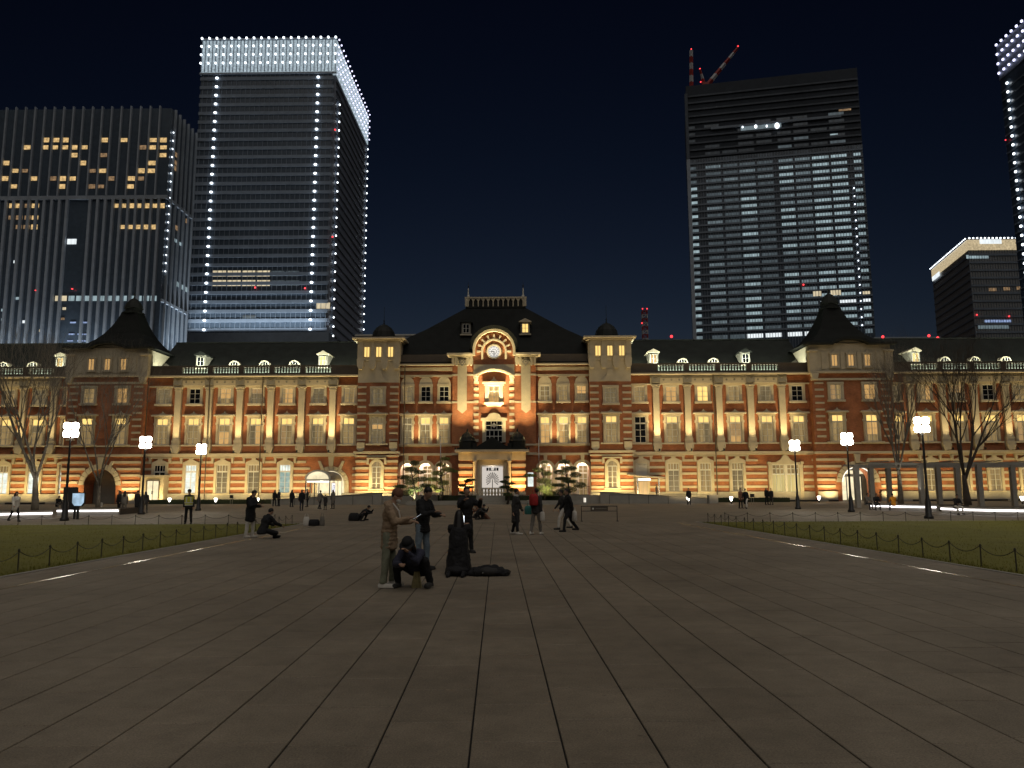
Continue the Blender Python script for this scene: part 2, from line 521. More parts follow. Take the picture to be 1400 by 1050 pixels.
# edge kerb strips and lawns
def quad_uv(b, u0, u1, v0, v1, z0, z1):
    P = [pl(u0, v0), pl(u1, v0), pl(u1, v1), pl(u0, v1)]
    b.add([(x, y, z0) for x, y, _ in P] + [(x, y, z1) for x, y, _ in P],
          [(0, 3, 2, 1), (4, 5, 6, 7), (0, 1, 5, 4), (1, 2, 6, 5), (2, 3, 7, 6), (3, 0, 4, 7)])
for s in (-1, 1):
    b = MB()
    u0, u1 = sorted((s * 9.73, s * 9.83))
    quad_uv(b, u0, u1, 2, 39.0, -0.05, 0.012)
    u0, u1 = sorted((s * 9.831, s * 44))
    quad_uv(b, u0, u1, 38.8, 39.0, -0.05, 0.012)
    k = struct('lawn_kerb', b, 'granite')
    b = MB()
    n = 26
    u0, u1 = s * 9.84, s * 44.0
    # lawn with a soft uneven surface
    nu, nv = 60, 60
    vs_, fs_ = [], []
    for j in range(nv + 1):
        for i in range(nu + 1):
            u = u0 + (u1 - u0) * i / nu; v = 2.0 + (38.79 - 2.0) * j / nv
            e = min(1, abs(u - u0) / 0.6, (38.79 - v) / 0.6)
            z = -0.01 + e * 0.03 + random.uniform(0, 0.012) * e
            vs_.append(pl(u, v, z))
    for j in range(nv):
        for i in range(nu):
            a = j * (nu + 1) + i
            q = (a, a + 1, a + nu + 2, a + nu + 1)
            fs_.append(q if s > 0 else q[::-1])
    b.add(vs_, fs_)
    lawn = struct('lawn', b, 'grass')
    # blades, one mass nobody could count
    b = MB()
    for i in range(26000):
        t = random.random()
        u = s * (9.86 + (30.0 - 9.86) * t ** 1.6); v = 38.7 - 27.0 * random.random() ** 0.9
        x, y, _ = pl(u, v)
        h = random.uniform(0.03, 0.075); w = random.uniform(0.006, 0.012); a = random.uniform(0, PI)
        lx, ly = random.uniform(-.02, .02), random.uniform(-.02, .02)
        b.add([(x - w * math.cos(a), y - w * math.sin(a), 0.0), (x + w * math.cos(a), y + w * math.sin(a), 0.0), (x + lx, y + ly, h)], [(0, 1, 2)])
    o = part('grass', b, 'grass')
    tag(o, 'short mown grass blades of the lawn ' + ('on the guard\'s side of the plaza' if s < 0 else 'beside the pergola side of the plaza'), 'grass', None, 'stuff')

# ------------------------------------------------------------------ the station
station = thing('station_building', 'long red brick station with white stone bands, pilasters and dark slate roofs, floodlit', 'station', (SXC, SY, 0))
def S(px, py, yp):
    x, z = at(px, py, SY + yp)
    return x - SXC, z
ST = station
Z_PL, Z_STR, Z_SILL = 1.25, 6.1, 7.4

# --- window kits (shared meshes)
def grid_frame(b, x, z0, z1, y0, y1, nx, nz, o=0.09, t=0.05):
    b.box(-x, -x + o, y0, y1, z0, z1); b.box(x - o, x, y0, y1, z0, z1)
    b.box(-x + o, x - o, y0, y1, z0, z0 + o); b.box(-x + o, x - o, y0, y1, z1 - o, z1)
    for i in range(1, nx):
        c = -x + 2 * x * i / nx; w = t if not (nx % 2 == 0 and i == nx // 2) else 0.075
        b.box(c - w / 2, c + w / 2, y0 + 0.004, y1 - 0.004, z0 + o, z1 - o)
    for j in range(1, nz):
        c = z0 + (z1 - z0) * j / nz
        b.box(-x + o, x - o, y0 + 0.008, y1 - 0.008, c - t / 2, c + t / 2)

def kit_second():
    b = MB()
    for s in (-1, 1):
        b.box(*sorted((s * .74, s * 1.06)), -.24, .02, 7.56, 11.0)
        b.box(*sorted((s * 1.062, s * 1.17)), -.20, .02, 10.15, 10.45)
        b.box(*sorted((s * .80, s * 1.0)), -.30, -.238, 7.7, 10.1)
    b.box(-1.12, 1.12, -.26, .02, 11.002, 11.28)
    b.box(-1.38, 1.38, -.55, .02, 11.282, 11.44)
    b.box(-1.30, 1.30, -.46, .02, 11.442, 11.52)
    b.prism([(-.55, 11.522), (.55, 11.522), (.12, 11.72), (0, 11.93), (-.12, 11.72)], -.30, .02)
    sur = b.mesh('window_surround', 'stone')
    b = MB(); b.box(-1.42, 1.42, -.38, .02, 7.36, 7.555); sill = b.mesh('window_sill', 'stone')
    b = MB()
    grid_frame(b, .74, 7.56, 10.10, -.12, -.03, 2, 3)
    grid_frame(b, .74, 10.10, 11.0, -.12, -.03, 2, 1)
    fr = b.mesh('window_frame', 'white_paint')
    return sur, sill, fr, [(-.70, .70, 7.6, 10.06), (-.70, .70, 10.14, 10.96)]

def kit_third():
    b = MB()
    for s in (-1, 1):
        b.box(*sorted((s * .74, s * 1.02)), -.22, .02, 12.93, 14.95)
    b.box(-1.06, 1.06, -.24, .02, 14.952, 15.24)
    sur = b.mesh('window_surround', 'stone')
    b = MB(); b.box(-1.12, 1.12, -.42, .02, 12.66, 12.925); sill = b.mesh('window_sill', 'stone')
    b = MB(); grid_frame(b, .74, 12.93, 14.95, -.12, -.03, 2, 3)
    return sur, sill, b.mesh('window_frame', 'white_paint'), [(-.70, .70, 12.97, 14.9)]

def kit_ground():
    b = MB()
    for s in (-1, 1):
        b.box(*sorted((s * .74, s * 1.06)), -.26, .02, 1.27, 4.95)
        b.box(*sorted((s * 1.15, s * 1.42)), -.34, .02, 5.12, 5.78)
    b.prism([(-1.06, 4.952), (1.06, 4.952), (1.06, 5.25), (.28, 5.58), (.28, 5.76), (-.28, 5.76), (-.28, 5.58), (-1.06, 5.25)], -.28, .02)
    b.box(-1.5, 1.5, -.38, .02, 5.782, 5.9)
    sur = b.mesh('window_surround', 'stone')
    b = MB(); b.box(-1.15, 1.15, -.36, .02, 1.12, 1.268); sill = b.mesh('window_sill', 'stone')
    b = MB()
    grid_frame(b, .74, 1.27, 4.05, -.12, -.03, 2, 4, t=0.035)
    grid_frame(b, .74, 4.05, 4.95, -.12, -.03, 4, 1)
    return sur, sill, b.mesh('window_frame', 'white_paint'), [(-.70, .70, 1.32, 4.0), (-.70, .70, 4.1, 4.9)]

KIT = {'g': kit_ground(), '2': kit_second(), '3': kit_third()}
_pane = {}
def pane(rect, m):
    k = (rect, m)
    if k not in _pane:
        b = MB(); b.box(rect[0], rect[1], -.06, .0, rect[2], rect[3])
        _pane[k] = b.mesh('pane', m)
    return _pane[k]
def window(kind, x, y=0.0, mats=('pane_dim', 'pane_bright'), sill=True, dz=0.0, sx=1.0):
    sur, sl, fr, rects = KIT[kind]
    w = obj('window', sur, ST, (x, y, dz), None, (sx, 1, 1))
    obj('window_frame', fr, w)
    if sill: obj('window_sill', sl, w)
    for r, m in zip(rects, mats):
        obj('pane', pane(r, m), w)
    r = rects[0]
    if kind != 'g' and mats[0] != Dk and wrng.random() < .62:
        # a blind or a drawn curtain, different in every room
        t_ = wrng.random(); wd = r[1] - r[0]; hh = r[3] - r[2]
        if t_ < .45: q = (r[0], r[1], r[3] - hh * wrng.choice((.25, .35, .5, .65)), r[3])
        elif t_ < .75: q = (r[0], r[0] + wd * wrng.choice((.25, .35, .5)), r[2], r[3])
        else: q = (r[1] - wd * wrng.choice((.25, .4, .5)), r[1], r[2], r[3])
        k = ('blind',) + q
        cm = wrng.choice(('pane_faint', 'pane_dim', 'pane_warm', 'blind_amber'))
        if (k, cm) not in _pane:
            b = MB(); b.box(q[0] + .004, q[1] - .004, -.075, -.061, q[2] + .004, q[3] - .004); _pane[(k, cm)] = b.mesh('blind', cm)
        obj('blind', _pane[(k, cm)], w)
    return w

wrng = random.Random(31)
glow('blind_amber', (1.0, .62, .26), .36, folds=.3, fscale=4)
D, Bt, Wm, Fa, Dk, Co = 'pane_dim', 'pane_bright', 'pane_warm', 'pane_faint', 'dark_glass', 'pane_cool'

# --- wings
def pilaster_kit():
    sh = MB()
    sh.box(-.40, .40, -.42, .02, 8.32, 14.62)
    ca = MB()
    ca.box(-.46, .46, -.48, .02, 14.622, 14.74)
    ca.box(-.44, .44, -.46, .02, 14.742, 14.98)
    for s in (-1, 1):
        ca.lathe([(.10, -.06), (.15, -.03), (.15, .03), (.10, .06)], 10, (s * .38, -.42, 14.92))
    ca.box(-.58, .58, -.56, .02, 14.982, 15.14)
    ba = MB()
    ba.box(-.46, .46, -.50, .02, 8.12, 8.318)
    ba.box(-.52, .52, -.56, .02, 7.86, 8.118)
    ba.box(-.50, .50, -.52, .02, 7.56, 7.858)
    co = MB()
    co.prism([(-.36, 6.42), (.36, 6.42), (.52, 6.95), (.56, 7.558), (-.56, 7.558), (-.52, 6.95)], -.62, .02)
    for s in (-1, 1):
        co.lathe([(.05, -.30), (.11, -.26), (.11, .02), (.05, .06)], 8, (s * .46, -.60, 7.2))
    fr = MB()
    fr.prism([(-.52, 15.4), (.52, 15.4), (.60, 16.30), (0, 15.85), (-.60, 16.30)], -.60, .02)
    return (sh.mesh('pilaster', 'stone'), ca.mesh('capital', 'stone'), ba.mesh('pilaster_base', 'stone'), co.mesh('corbel', 'stone'), fr.mesh('frieze_block', 'stone_dark'))
PK = pilaster_kit()
def uplight_mesh():
    b = MB()
    b.box(-.10, .10, -.10, .10, 0, .10)
    b.lathe([(.09, .10), (.13, .22), (.13, .26)], 10)
    return b.mesh('uplight', 'iron')
UPL = uplight_mesh()

def pilaster(x, watts):
    p = obj('pilaster', PK[0], ST, (x, 0, 0))
    obj('capital', PK[1], p); obj('pilaster_base', PK[2], p); obj('corbel', PK[3], p); obj('frieze_block', PK[4], p)
    obj('uplight', UPL, p, (0, -1.75, 6.46)); q = MB(); q.box(-.05, .05, -1.8, -.5, 6.41, 6.46); part('uplight_arm', q, 'iron', p)
    spot('pilaster_light', (x, -1.75, 6.75), (x, -.35, 14.6), watts * 4.2, (1.0, 0.76, 0.36), 66, 1.0, 0.12, ST)

balus = MB()
balus.lathe([(.11, 0), (.11, .05), (.08, .09), (.135, .26), (.14, .34), (.08, .56), (.075, .62), (.11, .70), (.11, .78)], 8)
BALU = balus.mesh('baluster', 'bronze', True)

def parapet_run(x0, x1, piers):
    """balustraded parapet along the eaves; piers = centres of solid piers"""
    bx('parapet_base', x0, x1, -.40, .25, 16.62, 16.97, 'bronze', ST)
    bx('parapet_rail', x0, x1, -.42, .27, 17.76, 17.96, 'bronze', ST)
    xs = sorted(piers)
    edges = []
    last = x0
    for c in xs:
        edges.append((last, c - .33)); last = c + .33
        bx('parapet_pier', c - .33, c + .33, -.41, .26, 16.972, 17.758, 'bronze', ST)
    for i in range(len(xs) - 1):
        a, b_ = xs[i] + .33, xs[i + 1] - .33
        n = 8
        for k in range(n):
            obj('baluster', BALU, ST, (a + (b_ - a) * (k + 0.98) / (n + .96), -.08, 16.972))
    bx('parapet_panel', x0, xs[0] - .33, -.36, .22, 16.972, 17.758, 'bronze', ST) if xs[0] - .33 - x0 > .05 else None
    bx('parapet_panel', xs[-1] + .33, x1, -.36, .22, 16.972, 17.758, 'bronze', ST) if x1 - xs[-1] - .33 > .05 else None

BANDS = [(5.12, 5.42), (4.26, 4.56), (3.43, 3.73), (2.57, 2.87), (1.73, 2.03)]

def wing(x0, x1, wins, pils, g_m, m2, m3, pw, door_bays=()):
    b = MB(); b.box(x0, x1, 0, 12, 0, 16.6); part('wall', b, 'brick', ST)
    bx('plinth', x0, x1, -.30, 0.01, 0, Z_PL, 'granite', ST)
    bx('string_course', x0, x1, -.52, .01, 6.1, 6.40, 'stone', ST)
    bx('string_course', x0, x1, -.40, .01, 5.95, 6.098, 'stone', ST)
    xa, xb = min(pils) - .7, max(pils) + .7
    bx('entablature', xa, xb, -.46, .01, 15.30, 16.02, 'stone', ST)
    bx('architrave', x0, x1, -.34, .01, 15.142, 15.298, 'stone', ST)
    bx('frieze', xa, xb, -.40, .01, 16.022, 16.40, 'stone_dark', ST)
    bx('cornice', x0, x1, -.95, .01, 16.42, 16.60, 'stone', ST)
    # small round ornaments in the frieze
    for i in range(len(pils) - 1):
        for k in range(3):
            q = MB(); q.disc(0, 0, .13, -.06, 0, 10)
            part('frieze_boss', q, 'stone_dark', ST, (pils[i] + 4.09 * (0.25 + 0.25 * k), -.46, 15.75))
    piers = [p for p in pils]
    parapet_run(x0, x1, piers)
    for x, m in zip(wins, m2): window('2', x, 0, m)
    for x, m in zip(wins, m3): window('3', x, 0, m)
    for x, m in zip(wins, g_m):
        if m: window('g', x, 0, m)
    for i, p in enumerate(pils): pilaster(p, pw[i % len(pw)])
    # stone bands of the ground floor between the windows
    stops = [x0] + sorted(wins) + [x1]
    segs = []
    for i in range(len(stops) - 1):
        a = stops[i] + (1.07 if i > 0 else 0); c = stops[i + 1] - (1.07 if i < len(stops) - 2 else 0)
        if c - a > .1: segs.append((a, c))
    for x, m in zip(wins, g_m):
        if m is None: segs.append((x - 1.07, x + 1.07))
    if door_bays:
        cx_, hw_ = door_bays; cut = []
        for a, c in segs:
            if c <= cx_ - hw_ or a >= cx_ + hw_: cut.append((a, c))
            else:
                if a < cx_ - hw_ - .1: cut.append((a, cx_ - hw_))
                if c > cx_ + hw_ + .1: cut.append((cx_ + hw_, c))
        segs = cut
    for a, c in segs:
        for j, (z0, z1) in enumerate(BANDS):
            sh = .36 if j == 0 else 0.0
            if c - a - 2 * sh > .1: bx('stone_band', a + sh, c - sh, -.10, .01, z0, z1, 'stone', ST)
    # roof slope behind the parapet
    q = MB()
    q.add([(x0, .3, 16.7), (x1, .3, 16.7), (x1, 1.0, 16.95), (x0, 1.0, 16.95), (x1, 8.0, 22.6), (x0, 8.0, 22.6), (x1, 12, 22.2), (x0, 12, 22.2)],
          [(0, 1, 2, 3), (3, 2, 4, 5), (5, 4, 6, 7)])
    part('roof', q, 'slate_lit', ST)
    bx('roof_ridge', x0, x1, 7.85, 8.15, 22.56, 22.74, 'copper', ST)
    q = MB(); q.add([(x0, .96, 16.96), (x1, .96, 16.96), (x1, 2.2, 17.96), (x0, 2.2, 17.96), (x0, 2.2, 17.89), (x1, 2.2, 17.89)], [(0, 1, 2, 3), (3, 2, 5, 4)]); part('roof_light_catcher', q, 'catcher_pale', ST)  # pale sheet added to catch the roof light behind the balusters
    strip('roof_light', x0 + .3, x1 - .3, .42, 16.80, 75 * (x1 - x0), 32, (0.94, 1.0, 0.78), .10, ST, 150)

def brow_dormer(x):
    z = 18.38; y = 2.35
    b = MB()
    P = [(.75 * math.cos(PI * i / 10), .72 * math.sin(PI * i / 10)) for i in range(11)]
    b.prism([(p[0], p[1]) for p in P], 0, 1.3)
    d = part('roof_vent', b, 'stone', ST, (x, y, z))
    q = MB()
    q.prism([(.50 * math.cos(PI * i / 8), .12 + .42 * math.sin(PI * i / 8)) for i in range(9)], -.03, 0.0)
    part('louvre', q, 'dark_glass', d)
    q = MB()
    for c in (-.17, .17): q.box(c - .035, c + .035, -.06, -.02, .12, .54)
    part('louvre_bar', q, 'white_paint', d)
    q = MB(); q.prism([(-1.0, -.22), (1.0, -.22), (.85, -.002), (-.85, -.002)], -.12, 1.0)
    part('vent_sill', q, 'stone', d)

def dormer(x, lit, y=1.9, z=18.0, tall=True):
    b = MB(); b.box(-.62, .62, 0, 3.0, 0, 1.75); d = part('dormer', b, 'stone_dark', ST, (x, y, z))
    q = MB(); q.prism([(-.86, 1.752), (.86, 1.752), (.86, 1.86), (0, 2.3), (-.86, 1.86)], -.22, 3.4)
    part('dormer_roof', q, 'stone' if lit == Wm or lit == Bt else 'copper', d)  # light put into the colour: pale roof on lit dormers, dark on others
    q = MB(); grid_frame(q, .44, .30, 1.56, -.08, -.02, 2, 2, .06, .04); part('window_frame', q, 'white_paint', d)
    q = MB(); q.box(-.40, .40, -.045, -.001, .34, 1.52); part('pane', q, lit, d)
    q = MB(); q.box(-.80, .80, -.25, .2, -.05, .14); part('dormer_sill', q, 'stone', d)

B = 4.09
L_p = [-41.56 + B * i * 0.9953 for i in range(6)]
L_w = [-43.53, -39.45] + [-35.36 + B * i for i in range(4)] + [-19.05]
R_p = [21.09 + B * i for i in range(5)]
R_w = [18.96, 23.1, 27.2, 31.3, 35.4, 39.5]
wing(-46, -16.8, L_w, L_p,
     [(Dk, Dk), (Co, Co), (Fa, D), (Fa, D), ('pane_teal', Co), None, None],
     [(D, Bt), (D, Bt), (Wm, Bt), (Wm, Bt), (D, Bt), (D, Bt), (D, Bt)],
     [(Fa,), (Dk,), (D,), (Fa,), (Wm,), (Fa,), (D,)],
     [420, 470, 560, 620, 420, 900], (-21.2, 2.75))
wing(16.8, 41.6, R_w, R_p,
     [('white_paint', 'white_paint'), (Fa, D), (D, D), (Fa, D), None, None],
     [(Dk, Dk), (D, Bt), (D, Bt), (Wm, Bt), (D, Bt), (D, Bt)],
     [(D,), (Wm,), ('pane_bright',), (D,), (Fa,), (Dk,)],
     [900, 560, 620, 520, 620], (37.46, 2.35))
LL_p = [-58.0 - B * i for i in range(4)][::-1]
LL_w = [-55.9 - B * i for i in range(4)][::-1]
RR_p = [54.1 + B * i for i in range(5)]
RR_w = [51.95 + B * i for i in range(6)]
wing(-76, -55.2, LL_w, LL_p, [(Fa, D), (Co, D), (Co, D), ('pane_cool', D)], [(D, Bt)] * 4, [(D,), (D,), (Fa,), (D,)], [420, 380, 420, 300])
wing(50.8, 78, RR_w, RR_p, [None, (D, D), (D, D), (D, D), (D, D), (D, D)], [(D, Bt)] * 6, [(Fa,), (D,), (Fa,), (Dk,), (D,), (Fa,)], [330, 300, 280, 460, 300])
for x in (-35.4, -31.3, -27.25): brow_dormer(x)
for x in (25.3, 29.4): brow_dormer(x)
for x in (-67.0, -63.0, 60.4, 64.4, 68.5): brow_dormer(x)
dormer(-39.8, Dk); dormer(-23.2, Bt); dormer(21.3, Wm); dormer(33.6, Dk); dormer(-58.9, Bt); dormer(56.2, Bt)

# long uplight washing the ground floor from the plinth (lengths of strip luminaire behind the hedge)
for x0, x1, w in ((-45.3, -18.0, 34), (18.2, 41.0, 28), (-74, -56.5, 40), (52, 77, 26)):
    n = max(1, round((x1 - x0) / 6.0))
    for i in range(n):
        a = x0 + (x1 - x0) * i / n; c = x0 + (x1 - x0) * (i + 1) / n
        bx('floor_luminaire', a + .4, c - .4, -2.45, -2.25, 0.0, .22, 'iron', ST)
        strip('ground_floor_light', a + .5, c - .5, -2.35, .26, 0.82 * w * (c - a) * random.uniform(.8, 1.15), 30, (1.0, 0.73, 0.29), .12, ST, 130)

# --- corner pavilions with concave slate roofs
def quoins(x, w, y, z0, z1, step=.86, th=.26, n0=0):
    z = z0
    while z < z1:
        bx('quoin', x - w / 2, x + w / 2, y - .09, y + .01, z, z + th, 'stone', ST); z += step

def arch_wall(x0, x1, cx, r, zs, z0, z1, y0, y1, m='brick', name='wall'):
    """wall piece with a round-headed opening down to z0"""
    P = [(x0, z0), (cx - r, z0), (cx - r, zs)]
    P += [(cx + r * math.cos(PI - PI * i / 14), zs + r * math.sin(PI - PI * i / 14)) for i in range(1, 14)]
    P += [(cx + r, zs), (cx + r, z0), (x1, z0), (x1, z1), (x0, z1)]
    b = MB(); b.prism(P, y0, y1)
    return part(name, b, m, ST)

def voussoirs(cx, zs, r0, r1, y, n, jitter=0.02):
    for i in range(n):
        a0 = PI * i / n; a1 = PI * (i + 1) / n - 0.025
        q = MB(); q.ring(0, 0, r0, r1, -.16 - random.uniform(0, jitter), .01, a0, a1, 2)
        part('voussoir', q, 'stone', ST, (cx, y, zs))

def pavilion(cx, lit_arch):
    y = -1.2
    hw = 5.12
    # walls: plain above, opening below
    b = MB(); b.box(cx - hw, cx + hw, y, 10, 6.1, 20.1); part('wall', b, 'brick', ST)
    arch_wall(cx - hw, cx + hw, cx, 2.05, 2.35, 0, 6.1, y, 1.0)
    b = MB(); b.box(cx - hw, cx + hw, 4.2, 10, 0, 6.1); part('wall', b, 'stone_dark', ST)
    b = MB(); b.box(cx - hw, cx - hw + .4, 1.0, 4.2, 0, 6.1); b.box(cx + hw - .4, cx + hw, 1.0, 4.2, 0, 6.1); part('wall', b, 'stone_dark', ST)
    for s in (-1, 1):
        a, c = sorted((cx + s * 2.75, cx + s * (hw + .02)))
        bx('plinth', a, c, y - .28, y + .01, 0, Z_PL, 'granite', ST)
        for z0, z1 in BANDS[1:]:
            t = math.sqrt(max(0, 2.85 ** 2 - max(0, (z0 + z1) / 2 - 2.35) ** 2))
            a, c = sorted((cx + s * (t + .05), cx + s * (hw + .05)))
            bx('stone_band', a, c, y - .10, y + .01, z0, z1, 'stone', ST)
        a, c = sorted((cx + s * 1.6, cx + s * (hw + .05)))
        bx('stone_band', a, c, y - .10, y + .01, BANDS[0][0], BANDS[0][1], 'stone', ST)
    voussoirs(cx, 2.35, 2.06, 2.72, y, 13)
    # keystone and two splayed blocks
    q = MB(); q.prism([(-.26, 4.95), (.26, 4.95), (.38, 5.94), (-.38, 5.94)], -.34, .01); part('keystone', q, 'stone', ST, (cx, y, 0))
    for s in (-1, 1):
        q = MB(); q.prism([(s * 1.0, 4.75), (s * 1.32, 4.58), (s * 1.75, 5.42), (s * 1.35, 5.42)][::s], -.2, .01); part('splayed_block', q, 'stone', ST, (cx, y, 0))
    bx('string_course', cx - hw - .25, cx + hw + .25, y - .3, y + .01, 6.0, 6.3, 'stone', ST)
    bx('string_course', cx - hw - .12, cx + hw + .12, y - .16, y + .01, 7.25, 7.45, 'stone', ST)
    bx('string_course', cx - hw - .15, cx + hw + .15, y - .22, y + .01, 15.45, 15.72, 'stone', ST)
    for s in (-1, 1):
        quoins(cx + s * 4.25, 1.15, y, 8.1, 15.0)
        window('2', cx + s * 2.18, y, (D, Bt))
        window('3', cx + s * 2.18, y, (Wm if s > 0 else D,))
    # attic of pale stone
    P = [(-hw - .08, 16.38), (hw + .08, 16.38), (hw + .08, 20.1)]
    P += [(2.45 * math.cos(R(a)) , 19.62 + 1.05 * math.sin(R(a))) for a in range(27, 154, 9)]
    P += [(-hw - .08, 20.1)]
    q = MB(); q.prism(P, y - .10, 10.0); part('attic', q, 'stone', ST, (cx, 0, 0))
    bx('attic_base', cx - hw - .3, cx + hw + .3, y - .42, y, 16.38, 16.62, 'stone', ST)
    for s in (-1, 1):
        a, c = sorted((cx + s * (hw - .75), cx + s * (hw + .28)))
        bx('attic_pier', a, c, y - .30, y + .5, 16.622, 19.2, 'stone', ST)
        a, c = sorted((cx + s * (hw - .85), cx + s * (hw + .40)))
        bx('pier_cap', a, c, y - .45, y + .5, 19.202, 19.42, 'stone', ST)
        q = MB(); q.prism([(-.3, 15.55), (.3, 15.55), (.5, 16.36), (-.5, 16.36)], -.5, .01); part('bracket', q, 'stone', ST, (cx + s * (hw - .3), y, 0))
    for c in (-3.55, -1.08, 1.08, 3.55):
        bx('attic_pilaster', cx + c - .24, cx + c + .24, y - .20, y, 16.9, 19.2, 'stone', ST)
    for c in (-2.12, 0, 2.12):
        q = MB()
        for s in (-1, 1): q.box(*sorted((s * .42, s * .60)), -.22, .01, 17.25, 18.85)
        q.box(-.66, .66, -.24, .01, 18.852, 19.05); q.prism([(-.3, 19.052), (.3, 19.052), (0, 19.4)], -.2, .01)
        q.box(-.66, .66, -.26, .01, 17.05, 17.248)
        w = part('window', q, 'stone', ST, (cx + c, y - .10, 0))
        q = MB(); q.box(-.42, .42, -.05, -.001, 17.25, 18.85); part('pane', q, 'pane_warm', w)
        q = MB(); grid_frame(q, .42, 17.25, 18.85, -.11, -.06, 2, 1, .09, .06); part('window_frame', q, 'white_paint', w)
    # eaves following the attic, then the concave roof
    P = [(-hw - .75, 20.102), (-2.55, 20.102)] + [(2.6 * math.cos(R(a)), 19.62 + 1.12 * math.sin(R(a))) for a in range(153, 26, -9)] + [(2.55, 20.102), (hw + .75, 20.102), (hw + .75, 20.4)]
    P += [(2.8 * math.cos(R(a)), 19.75 + 1.35 * math.sin(R(a))) for a in range(27, 154, 9)] + [(-hw - .75, 20.4)]
    q = MB(); q.prism(P, y - .75, y + .4); part('eaves', q, 'copper', ST, (cx, 0, 0))
    prof = [(5.85, 20.3), (5.0, 20.6), (4.05, 21.15), (3.2, 21.95), (2.5, 22.9), (1.95, 23.9), (1.5, 24.9), (1.18, 25.8), (1.12, 26.1)]
    q = MB()
    q.lathe([(r * math.sqrt(2), z) for r, z in prof], 4, (0, 4.4, 0), PI / 4)
    part('pavilion_roof', q, 'slate', ST, (cx, 0, 0))
    q = MB()
    q.lathe([(1.45, 26.1), (1.45, 26.25), (1.12, 26.3), (1.08, 26.75), (1.25, 26.85), (1.15, 27.2), (.9, 27.7), (.5, 28.15), (.14, 28.4), (.07, 28.7), (.16, 28.9), (.05, 29.05), (.03, 30.0)], 12, (0, 4.4, 0))
    part('lantern', q, 'copper', ST, (cx, 0, 0))
    # doors deep in the arch
    if lit_arch:
        q = MB(); q.box(cx - 2.0, cx + 2.0, 2.4, 2.5, .1, 3.2); part('door_glass', q, 'lit_cream', ST)
        q = MB()
        for c in (-1.95, -1.0, 0, 1.0, 1.95): q.box(cx + c - .05, cx + c + .05, 2.30, 2.39, .1, 3.2)
        q.box(cx - 2.0, cx + 2.0, 2.31, 2.38, 3.15, 3.3); part('door_frame', q, 'iron', ST)
        l = bpy.data.lights.new('arch_light', 'POINT'); l.energy = 160; l.color = (1, .85, .6); l.shadow_soft_size = .3
        lo = obj('arch_light', l, ST, (cx, .9, 3.6))
        q = MB(); q.ring(0, 0, 1.9, 2.0, -.02, .1, R(20), R(178), 18); part('arch_luminaire', q, 'lit_white', ST, (cx, y - .02, 2.35))
        q = MB(); q.box(-1.2, 1.5, -.05, .05, 3.5, 3.95); part('sign_panel', q, 'lit_cream', ST, (cx + .8, 2.3, 0))
    else:
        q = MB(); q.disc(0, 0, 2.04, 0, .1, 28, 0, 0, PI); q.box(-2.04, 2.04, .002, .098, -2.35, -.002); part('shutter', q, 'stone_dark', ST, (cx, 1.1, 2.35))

pavilion(-50.65, False)
pavilion(46.2, True)
for cx, pw in ((-50.65, 330), (46.2, 260)):
    for s in (-1, 1):
        bx('floor_luminaire', cx + s * 3.8 - .6, cx + s * 3.8 + .6, -2.75, -2.55, 0, .22, 'iron', ST)
        strip('pavilion_light', cx + s * 3.8 - .55, cx + s * 3.8 + .55, -2.65, .26, pw * .42, 26, (1.0, .74, .32), .12, ST, 120)

